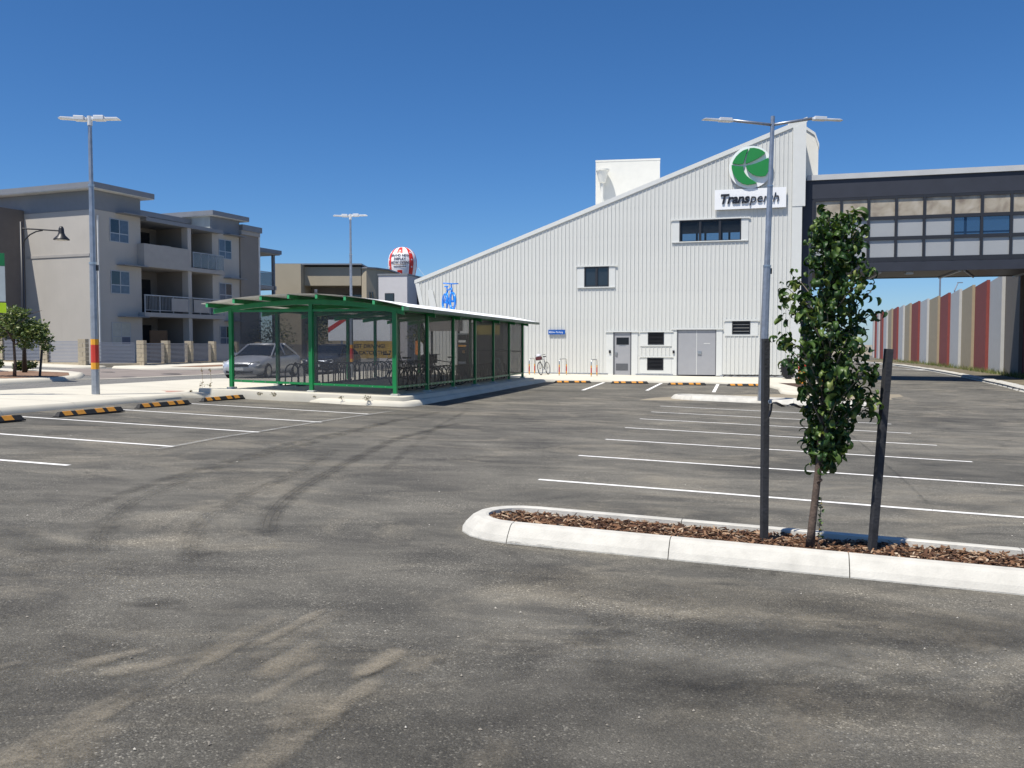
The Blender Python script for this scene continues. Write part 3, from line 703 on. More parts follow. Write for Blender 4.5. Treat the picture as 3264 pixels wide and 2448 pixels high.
QW = [Vector((KP[i][0]+w_, KP[i][1])) for i, w_ in enumerate((4.5, 4, 4, 4, 4, 4.5, 5.5, 6.5))]
for p, q in zip(QK, QW): m.v += [(p.x+.1, p.y, G(p.x, p.y)+.1), (q.x, q.y, G(q.x, q.y)+.18)]
m.f = [(2*i, 2*i+1, 2*i+3, 2*i+2) for i in range(len(QK)-1)]; verge = struct(m.build('verge', VERGE))
GRASS = rand_mat('dry_grass', [(0, (.06, .1, .025)), (.5, (.12, .16, .045)), (1, (.3, .27, .12))], .8, transl=.2)
m = MB()
for _ in range(9000):
    i = random.choices(range(7), [1, 3, 6, 6, 4, 2, 1])[0]; t = random.random(); u_ = random.uniform(.35, 1)**.7
    p = QK[i].lerp(QK[i+1], t); q = QW[i].lerp(QW[i+1], t); c_ = p.lerp(q, min(.98, u_)); h = random.uniform(.12, .42)*(1.5 if random.random() < .08 else 1); a = random.random()*6.3; ww = .018
    z = G(c_.x, c_.y)+.1; lx, ly = random.gauss(0, .35)*h, random.gauss(0, .35)*h
    m.add([(c_.x-ww*math.cos(a), c_.y-ww*math.sin(a), z), (c_.x+ww*math.cos(a), c_.y+ww*math.sin(a), z), (c_.x+lx, c_.y+ly, z+h)], [(0, 1, 2)])
tag(stuff(m.build('grass', GRASS)), 'rough green and straw grass along the foot of the noise wall', 'grass')
for x, y, zt, lab, arm in ((46.6, 95, 8.0, 'thin grey mast showing above the red panels of the noise wall', 0), (48.2, 95, 8.4, 'far street light with a bent arm peeping over the noise wall', 1)):
    t = thing('far_mast' if not arm else 'far_street_light', lab, 'mast' if not arm else 'street light', (x, y, G(x, y)))
    m = MB(); m.tube([(0, 0, 0), (0, 0, zt-.5), (.35*arm, 0, zt+.3)] if arm else [(0, 0, 0), (0, 0, zt+1.5)], [.09, .07, .05] if arm else [.1, .09], 8); m.build('pole', GALV, t)
    if arm: part('lamp_head', STEEL, t, (.3, .85, -.1, .1, zt+.28, zt+.38), bevel=.02)
    else: part('base_plate', GALV, t, (-.2, .2, -.2, .2, 0, .03))
# ------------------------------------------------------------------ apartment building (frame: x along the balcony face, y into the building)
BEIGE = M('beige_render', (.45, .425, .385), .85, var=.04, scale=.7, bump=.15, bscale=40, streak=.06)
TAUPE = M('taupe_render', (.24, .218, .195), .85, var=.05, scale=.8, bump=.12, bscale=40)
GREYB = M('grey_cladding', (.19, .205, .225), .6, var=.04); FASC = M('grey_fascia', (.2, .213, .235), .5, var=.04); SOFF = M('white_soffit', (.68, .68, .65), .6)
SLABW = M('slab_white', (.36, .345, .325), .75, var=.05); ALU = M('window_aluminium', (.36, .38, .4), .4, .3)
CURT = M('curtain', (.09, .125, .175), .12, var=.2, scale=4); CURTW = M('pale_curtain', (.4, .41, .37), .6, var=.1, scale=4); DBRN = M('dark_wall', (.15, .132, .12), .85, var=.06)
BGLASS = see_through('balustrade_glass', .55, (.25, .29, .31), .06)
AC = (-22.9, 48.0)
AB = thing('apartment_building', 'three storey beige apartment block with recessed balconies and grey eaves', 'apartments', (AC[0], AC[1], 0), R(68.3))
part('corner_wall', BEIGE, AB, (0, 3.3, 0, 14, .3, 8.92)); part('upper_cladding', GREYB, AB, (-.02, 3.3, -.02, 14, 8.925, 9.965))
part('roof', FASC, AB, (-.58, 3.86, -.56, 16, 10.0, 10.3)); part('soffit', SOFF, AB, (-.56, 3.84, -.54, 15, 9.97, 9.998))
part('string_course', SLABW, AB, (-.035, -.001, .4, 5.2, 6.38, 6.52)); part('downpipe', SOFF, AB, (.12, .2, -.1, -.02, .6, 8.6))
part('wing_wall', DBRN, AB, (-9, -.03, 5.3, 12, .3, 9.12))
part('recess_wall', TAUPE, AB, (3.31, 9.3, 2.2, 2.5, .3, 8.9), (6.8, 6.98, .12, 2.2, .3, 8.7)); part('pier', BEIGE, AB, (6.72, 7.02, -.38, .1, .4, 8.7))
part('core_wall', BEIGE, AB, (3.3, 14, 2.5, 9, .3, 8.92)); part('upper_storey', M('pale_clerestory', (.4, .43, .41), .7), AB, (3.31, 9.3, 2.0, 8, 8.93, 9.36))
part('upper_roof', FASC, AB, (3.3, 9.6, 1.6, 9, 9.36, 9.66))
part('balcony_roof', FASC, AB, (3.31, 9.9, -.45, 2.2, 8.7, 8.925))
part('right_wall', BEIGE, AB, (9.35, 12.0, 0, 2.5, .3, 8.84)); part('upper_cladding', GREYB, AB, (9.33, 12.02, -.02, 2.6, 8.845, 9.8)); part('lit_cheek', M('cheek', (.42, .45, .43), .7), AB, (9.3, 9.328, .1, 2.6, 8.93, 9.8))  # thin left side sheet: sunlight put into its paler colour
part('roof', FASC, AB, (9.0, 12.6, -.4, 4, 9.83, 10.12)); part('soffit', SOFF, AB, (9.02, 12.58, -.38, 3.9, 9.802, 9.828))
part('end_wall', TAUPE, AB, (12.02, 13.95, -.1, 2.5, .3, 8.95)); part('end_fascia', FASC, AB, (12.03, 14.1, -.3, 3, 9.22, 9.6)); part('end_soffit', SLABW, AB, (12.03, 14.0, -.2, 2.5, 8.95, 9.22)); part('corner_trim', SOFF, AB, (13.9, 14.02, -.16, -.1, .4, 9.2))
for z0 in (3.13, 6.03):
    part('balcony_slab', SLABW, AB, (3.02, 9.97, -.5, 2.2, z0, z0+.25))
    part('sliding_door', GLASS, AB, (3.6, 6.2, 2.14, 2.2, z0+.25, z0+2.4)); part('sliding_door', GLASS, AB, (7.3, 9.1, 2.14, 2.2, z0+.25, z0+2.4))
part('sliding_door', GLASS, AB, (3.6, 6.2, 2.14, 2.2, .5, 2.7)); part('sliding_door', GLASS, AB, (7.3, 9.1, 2.14, 2.2, .5, 2.7))
part('solid_balustrade', SLABW, AB, (3.02, 6.71, -.52, -.4, 6.281, 7.36), (3.02, 3.14, -.4, 1, 6.281, 7.36), (3.02, 6.71, -.521, -.501, 6.05, 6.28))
gb = part('glass_balustrade', BGLASS, AB, (7.04, 9.88, -.46, -.445, 6.33, 7.2)); m = MB(); m.box(7.04, 9.9, -.48, -.43, 7.22, 7.27)
for q in (7.06, 7.75, 8.45, 9.15, 9.85): m.box(q, q+.035, -.475, -.435, 6.28, 7.22)
m.build('balustrade_rail', ALU, gb)
m = MB(); m.box(3.04, 9.92, -.48, -.43, 4.36, 4.42); m.box(3.04, 9.92, -.47, -.44, 3.5, 3.53); q = 3.05
while q < 9.9:
    m.box(q, q+.016, -.462, -.446, 3.52, 4.37); q += .115
for q in (3.05, 4.2, 5.3, 6.6, 7.6, 8.5, 9.85): m.box(q, q+.05, -.48, -.43, 3.38, 4.4)
m.build('bar_balustrade', ALU, AB); part('balcony_screen', SLABW, AB, (5.15, 6.55, -.5, -.485, 3.5, 4.28)); part('balcony_screen', SLABW, AB, (7.05, 8.45, -.5, -.485, 3.5, 4.28))
part('timber_screen', M('timber', (.12, .07, .035), .7), AB, (4.0, 5.4, .1, .16, .5, 2.35)); part('outdoor_unit', SLABW, AB, (5.2, 5.9, .2, .5, 7.0, 7.5))
def apt_window(x, z, left=True, wd=1.37, ht=1.32, pale=False):
    f = part('window_frame', ALU, AB, (x, x+.05, -.03, .03, z, z+ht), (x+wd-.05, x+wd, -.03, .03, z, z+ht), (x+.05, x+wd-.05, -.03, .03, z+ht-.05, z+ht), (x+.05, x+wd-.05, -.03, .03, z, z+.05), (x+wd*.48, x+wd*.52, -.028, .03, z+.05, z+ht-.05), (x+.05, x+wd*.48, -.028, .03, z+ht*.36, z+ht*.4), (x+wd*.52, x+wd-.05, -.028, .03, z+ht*.36, z+ht*.4))
    part('window_reveal', DARKF, f, (x+.01, x+wd-.01, -.012, -.004, z+.01, z+ht-.01))
    for i, (a, b) in enumerate(((.05, wd*.48), (wd*.52, wd-.05))):
        for j, (c_, d_) in enumerate(((.05, ht*.36), (ht*.4, ht-.05))):
            part('pane', CURTW if pale and (j == 1 or i == 0) else (CURT if (i == 1) == left or j == 0 else GLASS), f, (x+a, x+b, -.022, -.013, z+c_, z+d_))
    part('sun_hood', FASC, AB, (x+.45, x+wd+.85, -.62, -.001, z+ht+.3, z+ht+.345))
for z in (7.27, 4.37, 1.45): apt_window(1.03, z, True, pale=(z < 2))
for z in (7.14, 4.28, 1.45): apt_window(9.95, z, False, 1.25, 1.28)
# annex with the pergola balcony
AX = thing('balcony_annex', 'grey pergola roofed balcony at the far end of the apartments', 'apartments', (-19.3, 66, 0), R(68.3))
part('wall', TAUPE, AX, (-6, 4, 3.2, 6, .3, 7.4)); part('blue_wall', GREYB, AX, (1.5, 4, 3.1, 3.19, 5.6, 8.0)); part('slab', SLABW, AX, (-2, 2.0, -.3, 3.2, 5.7, 6.0))
part('pergola_roof', FASC, AX, (-2, 2.3, -.6, 3.2, 8.45, 8.75)); part('pergola_soffit', SLABW, AX, (-2, 2.2, -.5, 3.2, 8.38, 8.449))
for p in ((1.75, -.2), (1.75, 2.6), (-1.8, -.2)): part('post', GREYB, AX, (p[0]-.1, p[0]+.1, p[1]-.1, p[1]+.1, .3, 8.38))
part('glass_balustrade', BGLASS, AX, (-2, 1.6, -.22, -.2, 6.05, 7.0), (1.86, 1.88, -.1, 3, 6.05, 7.0)); part('balustrade_rail', ALU, AX, (-2, 1.6, -.24, -.18, 7.01, 7.06), (1.855, 1.9, -.1, 3, 7.01, 7.06)); part('window', GLASS, AX, (-1.5, 1.2, 3.12, 3.19, 3.3, 5.2))
# tan flat roofed block
TAN = M('tan_render', (.4, .35, .255), .85, var=.05, scale=.5, streak=.05)
TB = thing('flat_roofed_block', 'tan flat roofed building with a deep shaded recess behind the light pole', 'building', (-17.9, 75, 0))
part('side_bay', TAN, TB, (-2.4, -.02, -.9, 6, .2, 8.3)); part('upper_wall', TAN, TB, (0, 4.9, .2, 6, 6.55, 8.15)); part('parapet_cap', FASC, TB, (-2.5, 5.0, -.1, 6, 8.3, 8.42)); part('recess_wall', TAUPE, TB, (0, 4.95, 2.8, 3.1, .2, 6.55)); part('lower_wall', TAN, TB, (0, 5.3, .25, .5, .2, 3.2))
m = MB(); m.prism([(4.95, .2), (5.4, -.05), (6.1, .5), (6.9, 2.2), (7.3, 6), (4.95, 6)], .2, 8.0, 'xy'); m.build('curved_wall', TAN, TB, smooth=False)
m = MB(); m.prism([(4.95, .0), (5.5, -.15), (6.2, .4), (7.1, 2.2), (7.5, 6), (4.95, 6)], 8.0, 8.12, 'xy'); m.build('parapet_cap', FASC, TB)
for a, b in ((-.3+.4, 1.3), (2.4, 5.0-.2)): part('window', GLASS, TB, (a, b, 2.7, 2.79, 3.8, 5.9))
for a in (5.62, 5.85): part('slot_window', GLASS, TB, (a, a+.09, .0, .3, 5.2, 6.0))
part('wall_lamp', STEEL, TB, (.9, 1.15, .0, .19, 5.9, 6.2), bevel=.03)
# white cube house
CU = M('white_render', (.56, .55, .56), .8, var=.03)
CB = thing('white_cube_house', 'pale grey cube house with one small square window', 'house', (-7.45, 62, 0), -R(12))
part('wall', CU, CB, (-2.15, 0, 0, 5, -.1, 6.42)); part('parapet_cap', FASC, CB, (-2.2, .05, -.05, 5.05, 6.42, 6.53)); f = part('window_frame', DARKF, CB, (-1.67, -.97, -.03, .02, 4.4, 5.15)); part('pane', GLASS, f, (-1.62, -1.02, -.036, -.03, 4.5, 5.1)); part('downpipe', DARKF, CB, (.001, .09, 2.2, 2.4, .2, 6.0)); part('dark_side_wall', NAVY, CB, (.02, 1.9, 3.0, 6, -.1, 5.9))
FH = thing('far_dark_house', 'low dark roofed house glimpsed past the tip of the station roof', 'house', (-4.6, 78, 0)); part('wall', NAVY, FH, (-1.9, 4, 0, 5, 0, 7.2)); part('roof', SOFF, FH, (-2.1, 4.2, -.2, 5, 7.2, 7.35)); part('upper_wall', TAUPE, FH, (-1.1, 4, 1, 5, 7.35, 7.9)); part('upper_roof', SOFF, FH, (-1.3, 4.2, .8, 5.2, 7.9, 8.05))
SH = thing('display_home', 'far display home holding up the balloon, mostly hidden', 'house', (-11.4, 91, 0)); part('wall', CU, SH, (-5, 4, -2, 8, 0, 6.9)); part('roof', FASC, SH, (-5.3, 4.3, -2.3, 8.3, 6.9, 7.1)); part('window', GLASS, SH, (-1, 1, -2.05, -2.001, 3, 4.5))
# ------------------------------------------------------------------ balloon
BR = M('balloon_red', (.72, .035, .02), .4, var=.05); BW = M('balloon_white', (.84, .83, .83), .4, var=.03); BT = M('balloon_ink', (.09, .09, .13), .5)
BA = thing('display_balloon', 'red and white inflatable balloon with stars and black lettering above the roofs', 'balloon', (-11.4, 91, 7.1), -R(5))
prof = [(.75, .0), (.88, .3), (1.1, .95), (1.3, 1.6), (1.42, 2.2), (1.48, 2.75), (1.45, 3.2), (1.32, 3.65), (1.1, 4.0), (.8, 4.27), (.45, 4.43), (.12, 4.48)]
def brad(z):
    for (r0, z0), (r1, z1) in zip(prof, prof[1:]):
        if z <= z1: return r0+(r1-r0)*(z-z0)/(z1-z0)
    return .1
def gore(a0, a1, mat, name='gore', lo=0, hi=99, off=0):
    m = MB(); n = max(2, int((a1-a0)/6)); P = [p for p in prof if lo <= p[1] <= hi]
    if lo > 0: P = [(brad(lo), lo)] + [p for p in P if p[1] > lo+.02]
    if hi < 5: P = [p for p in P if p[1] < hi-.02] + [(brad(hi), hi)]
    for r_, z in P:
        for k in range(n+1):
            a = R(a0+(a1-a0)*k/n-90); rr = r_*(1+.012*math.sin(math.pi*k/n))+off; m.v.append((rr*math.cos(a), rr*math.sin(a), z))
    m.f = [(i*(n+1)+k, i*(n+1)+k+1, (i+1)*(n+1)+k+1, (i+1)*(n+1)+k) for i in range(len(P)-1) for k in range(n)]
    return m.build(name, mat, BA, smooth=True)
def star(a, z, s_, off=.03, mat=None):
    m = MB(); pts = [((s_ if k % 2 == 0 else s_*.42)*math.sin(k*math.pi/5), (s_ if k % 2 == 0 else s_*.42)*math.cos(k*math.pi/5)) for k in range(10)]; vs = []
    for x, y in [(0, 0)]+pts:
        zz = z+y; rr = brad(min(4.47, max(.01, zz)))*1.012+off; th = R(a-90)+x/rr; vs.append((rr*math.cos(th), rr*math.sin(th), zz))
    m.add(vs, [(0, 1+(k+1) % 10, 1+k) for k in range(10)]).build('star', mat or BW, BA)
bounds = [-40, 40, 62, 85, 107, 187, 209, 232, 254, 320]
for i, (a, b) in enumerate(zip(bounds, bounds[1:])): gore(a, b, BW if i % 2 == 0 else BR)
for a in (51, 96, 264-5-360-0+360, -51, -96):
    pass
gore(-62, -40.2, BR, off=.008); gore(-15, 13, BR, 'top_patch', 3.75, 4.4, .014); gore(-11, 11, BR, 'door_patch', 1.95-.7, 2.0, .014)
for z in (1.3, 2.35, 3.1, 3.85): star(-51, z, .13, .03); star(51, z, .13, .03)
star(0, 1.62, .17); star(0, 4.02, .1)
def balloon_text(body, size, z):
    me = text_mesh(body, size, 0, align='CENTER', offset=.012)
    for v in me.vertices:
        zz = z+v.co.y; rr = brad(zz)*1.012+.03; th = R(-90)+v.co.x/rr; v.co = (rr*math.cos(th), rr*math.sin(th), zz)
    me.materials.clear(); me.materials.append(BT); obj('lettering', me, BA)
balloon_text("BRAND NEW", .34, 3.4); balloon_text("DISPLAY", .34, 3.04); balloon_text("NOW OPEN!", .36, 2.66); balloon_text("sixtyflourish.com.au", .17, 2.32)
gore(-28, 28, M('balloon_rule', (.7, .4, .12), .5), 'printed_rule', 2.56, 2.6, .016)
for a, b in (((-1.4, 0, 2.6), (-4.2, -1, -.1)), ((1.4, 0, 2.6), (3.4, -1, .3))): m = MB(); m.tube([a, b], .012, 4); m.build('tether', SOFF, BA)
# ------------------------------------------------------------------ fence with limestone piers
LIME = M('limestone', (.42, .36, .26), .9, var=.12, scale=6, bump=.4, bscale=30); SLAT = M('grey_slat', (.27, .285, .33), .5, .2, var=.05)
def pier(parent, x, y, z, n=6, wd=.36):
    for k in range(n):
        h = 1.26/n; j = random.uniform(-.006, .006)
        if k % 2: boxes = [(x-wd/2+j, x+wd/2+j, y-wd/2, y+wd/2, z+h*k, z+h*(k+1)-.012)]
        else: boxes = [(x-wd/2, x+.04, y-wd/2+j, y+wd/2+j, z+h*k, z+h*(k+1)-.012), (x+.052, x+wd/2, y-wd/2+j, y+wd/2+j, z+h*k, z+h*(k+1)-.012)]
        for b in boxes: part('limestone_block', LIME, parent, b, bevel=.008)
def fence(label, pts, gate=None, piers=True):
    t = thing('slat_fence', label, 'fence', (pts[0][0], pts[0][1], 0))
    ox, oy = pts[0]
    for i, (x, y) in enumerate(pts):
        if piers: pier(t, x-ox, y-oy, G(x, y)+.1)
        if i+1 < len(pts):
            X, Y = pts[i+1]; d = Vector((X-x, Y-y)); L = d.length; z = (G(x, y)+G(X, Y))/2+.22
            m = MB()
            for k in range(15): m.box(.2, L-.2, -.02, .012, .0+k*.068, .038+k*.068)
            if gate == i: m.box(L/2-.03, L/2+.03, -.02, .02, 0, 1.02)
            o = stuff(m.build('slat_panel', SLAT, t, loc=(x-ox, y-oy, z), rot=(0, 0, math.atan2(d.y, d.x))))
            MB().box(-.1, L+.1, -.15, .15, -.3, -.04).build('plinth', LIME, t, loc=(x-ox, y-oy, z), rot=(0, 0, math.atan2(d.y, d.x)))
    return t
fence('grey slat fence with limestone piers below the sunlit end wall', [(-28.0, 44.2), (-25.4, 43.2), (-22.7, 42.3), (-20.55, 41.7)], 1)
fence('grey slat fence running between limestone piers under the balconies', [(-18.4, 43.2), (-18.15, 45.6), (-17.9, 48.2), (-17.5, 50.8), (-17.0, 53.4), (-16.4, 56.2), (-15.6, 59.4), (-14.6, 63)])
t = fence('short recessed slat fence panel between the two corner piers', [(-20.45, 41.9), (-18.5, 43.15)], None, False)
slab('verge', [(-19.0, 41.2), (-17.0, 40.7), (-14.6, 43.0), (-12.2, 56), (-15.2, 62), (-18.6, 43.4)], CONC, .12, .1)
MUL2 = M('dry_mulch', (.2, .12, .075), .95, var=.35, scale=5, bump=.6, bscale=25)
m = MB(); P = [(-16.6, 42.2), (-15.3, 43.0), (-13.2, 54), (-15.0, 54)]; m.add([(x, y, G(x, y)+.126) for x, y in P], [(0, 1, 2, 3)]); struct(m.build('mulch_strip', MUL2))
slab('side_path', [(-30, 41.6), (-19.8, 40.1), (-19.4, 41.6), (-30, 44.8)], CONC, .1, .08)
m = MB(); P = [(-14.74, 31.05), (-14.0, 34.5), (-12.9, 38.3), (-12.6, 42), (-14.4, 42.9), (-17, 40.8), (-19.7, 40.0), (-32, 41.5), (-32, 36.5), (-19, 35.9), (-16, 33.5)]
m.add([(x, y, G(x, y)+.005) for x, y in P], [tuple(range(len(P)))]); side = struct(m.build('side_street', PAVE))
strip('threshold_line', [(-15.6, 30.6), (-14.74, 31.05), (-14.3, 33.5), (-12.9, 38.3), (-12.4, 42)], .22, CONC, side, .012)
for x, y, r_, lab in ((-17.3, 37.1, .25, 'small dark manhole cover in the side street nearer the light pole'), (-14.6, 37.1, .4, 'larger dark manhole cover in the side street')):
    t = thing('manhole_cover', lab, 'manhole', (x, y, G(x, y)+.006)); m = MB(); m.lathe([(r_, 0), (r_, .008), (r_-.03, .01)], 20); m.build('lid', BLACK, t); m = MB(); m.lathe([(r_+.07, 0), (r_+.07, .005), (r_+.005, .005)], 20, cap=False); m.build('ring', GALV, t)
# kerbed bulb with the small tree
BULB = [(-15.6, 24), (-15.35, 27.5), (-15.2, 29.6), (-15.5, 31.2), (-16.6, 33.8), (-18.2, 35.1), (-22, 35.5), (-34, 35.5), (-34, 14), (-17.5, 14)]
bulb = slab('kerb_bulb', BULB, CONC, .13, .15)
m = MB(); P = [(-16.1, 27.6), (-15.55, 29.5), (-15.8, 31.0), (-16.9, 33.1), (-18.6, 33.4), (-19.5, 30), (-19, 26)]; m.add([(x, y, G(x, y)+.137) for x, y in P], [tuple(range(len(P)))]); m.build('mulch_bed', MUL2, bulb)
# ------------------------------------------------------------------ bike shelter (frame: x along the front, y along its length)
SA = R(13); S0 = (-3.09, 22.71); ZS = .22
def spt(x, y): return (S0[0]+x*math.cos(SA)+y*math.sin(SA), S0[1]-x*math.sin(SA)+y*math.cos(SA))
slab('shelter_slab', [spt(-5.45, -.45), spt(.42, -.45), spt(.42, 16.3), spt(-5.45, 16.3)], CONC, .24, .02)
SHL = thing('bike_shelter', 'long green framed bike shelter with curved white roof and mesh sides', 'bike shelter', (*S0, 0), -SA)
def sg(x, y): X, Y = spt(x, y); return G(X, Y)+.24
def rz_(s_): return 2.85-(.042 if s_ > -2.35 else .028)*(s_+2.35)**2
xs = [-5.22+5.8*k/14 for k in range(15)]
ROOFW = M('white_roof_sheet', (.8, .81, .82), .35, var=.03); m = MB(); nv = 900; L0, L1 = -.6, 16.45
for i in range(nv+1):
    y = L0+(L1-L0)*i/nv; wv = .009*math.cos(2*math.pi*(y-L0)/.076)
    for x in xs: m.v.append((x, y, rz_(x)+wv))
k = len(xs); m.f = [(i*k+j, i*k+j+1, (i+1)*k+j+1, (i+1)*k+j) for i in range(nv) for j in range(k-1)]
m.build('roof_sheet', ROOFW, SHL)
def bent(name, y0, y1, x0, x1, dt, db, parent=SHL, n=14):
    m = MB(); P = [x0+(x1-x0)*q/n for q in range(n+1)]
    m.prism([(x, rz_(x)-dt) for x in P]+[(x, rz_(x)-db) for x in P[::-1]], y0, y1); return m.build(name, GREEN, parent)
frames_y = [2.6*k for k in range(7)]
for y in frames_y: bent('rafter', y-.04, y+.04, -5.2, .3, .118, .25)
for q in range(8):
    x = -5.06+.791*q; z = rz_(x); m = MB(); m.box(x-.03, x+.03, -.58, 16.4, z-.116, z-.012); m.build('purlin', GREEN, SHL)
    part('purlin_cap', M('light_green', (.05, .36, .14), .45) if q == 0 else bpy.data.materials['light_green'], SHL, (x-.033, x+.033, -.587, -.581, z-.118, z-.012))
gt = part('gutter', M('gutter_green', (.05, .12, .075), .45), SHL, (.5, .64, -.6, 16.4, rz_(.56)-.1, rz_(.56)-.005))
for q in range(5): part('gutter_bracket', GREEN, gt, (.495, .646, 1.4+3.2*q, 1.44+3.2*q, rz_(.56)-.105, rz_(.56)-.002))
PAD = M('grout_pad', (.42, .43, .4), .8)
posts = [(-4.7, 0), (-2.33, 0), (.04, 0)] + [(.04, y) for y in frames_y[1:]] + [(-4.7, y) for y in frames_y[1:]] + [(-2.33, 15.6)]
for x, y in posts:
    zb = sg(x, y); side = y > 0 and x > -1; hw = .05
    po = part('post', GREEN, SHL, (x-hw, x+hw, y-hw, y+hw, zb+.05, rz_(x)-.2), bevel=.006)
    part('base_pad', PAD, po, (x-.1, x+.1, y-.1, y+.1, zb-.01, zb+.05), bevel=.008)
MESHF = see_through('perforated_steel', .54, (.05, .053, .06), .5, .3); MESHS = see_through('perforated_side', .48, (.01, .012, .015), .5, .3); MESHB = see_through('perforated_gate', .66, (.012, .014, .018), .5, .3)
def mesh_bay(x0, y0, x1, y1, mat, zb0, zb1, ztop=2.42, mid=False):
    d = Vector((x1-x0, y1-y0)); L = d.length; ang = math.atan2(d.y, d.x)
    e = thing_bay = None
    za, zc = zb0+.19, zb1+.19
    def pl(name, m_, a, b, h0, h1, t, off=0):           # a bar or sheet that follows the fall of the slab at its foot
        za_, zb_ = za+(zc-za)*a/L, za+(zc-za)*b/L
        return MB().add([(a, off-t, (za_+h0) if h0 < 9 else ztop), (b, off-t, zb_+h0), (b, off+t, zb_+h0), (a, off+t, za_+h0)] + [(a, off-t, za_+h1 if h1 < 9 else ztop), (b, off-t, zb_+h1 if h1 < 9 else ztop), (b, off+t, zb_+h1 if h1 < 9 else ztop), (a, off+t, za_+h1 if h1 < 9 else ztop)],
                        [(3,2,1,0), (4,5,6,7), (0,1,5,4), (1,2,6,5), (2,3,7,6), (3,0,4,7)]).build(name, m_, SHL, loc=(x0, y0, 0), rot=(0, 0, ang))
    pl('mesh_panel', mat, .05, L-.05, .06, 10, .0015)
    pl('bottom_rail', GREEN, .05, L-.05, 0, .06, .022)
    MB().box(.05, L-.05, -.025, .025, ztop-.01, ztop+.05).build('top_rail', GREEN, SHL, loc=(x0, y0, 0), rot=(0, 0, ang))
    for q in (.05, L-.075):
        pl('panel_stile', GREEN, q, q+.025, .06, 10, .018)
    if mid: pl('mid_rail', DARKF, .05, L-.05, .95, 1.0, .02)
    m = MB(); q = .3
    while q < L-.1:
        z = za+(zc-za)*q/L+.03; m.lathe([(.012, z-.012), (.012, z+.012)], 6, (q, -.024)); q += .36
    stuff(m.build('rail_bolts', STEEL, SHL, loc=(x0, y0, 0), rot=(0, 0, ang)))
mesh_bay(-4.7, 0, -2.33, 0, MESHF, sg(-4.7, 0), sg(-2.33, 0)); mesh_bay(-2.33, 0, .04, 0, MESHF, sg(-2.33, 0), sg(.04, 0))
for a, b in zip(frames_y, frames_y[1:]): mesh_bay(.04, a, .04, b, MESHS, sg(.04, a), sg(.04, b))
mesh_bay(-2.33, 15.6, .04, 15.6, MESHB, sg(-2.33, 15.6), sg(.04, 15.6), mid=True)
# racks of hoops
RACK = M('dark_rack_steel', (.05, .055, .065), .4, .6)
def rack(label, x, y):
    X, Y = spt(x, y); t = thing('bike_rack', label, 'bike rack', (X, Y, sg(x, y)), -SA, 'hoop bike racks inside the shelter')
    for dx in (-.22, .22): m = MB(); m.box(dx-.025, dx+.025, 0, 2.3, 0, .03); m.build('base_rail', RACK, t)
    for k in range(6):
        yy = .12+.41*k; P = [(-.22, yy, .03), (-.22, yy, .42)] + [(-.22*math.cos(a), yy, .42+.24*math.sin(a)) for a in [math.pi*j/8 for j in range(1, 8)]] + [(.22, yy, .42), (.22, yy, .03)]
        m = MB(); m.tube(P, .02, 6); m.build('hoop', RACK, t, smooth=True)
ordw = ['nearest', 'second', 'third', 'fourth', 'fifth']
for k in range(5): rack('%s hoop rack along the road side of the shelter' % ordw[k], -4.2, 2.4+2.6*k)
for k in range(5): rack('%s hoop rack along the car park side of the shelter' % ordw[k], -.75, 2.4+2.6*k)
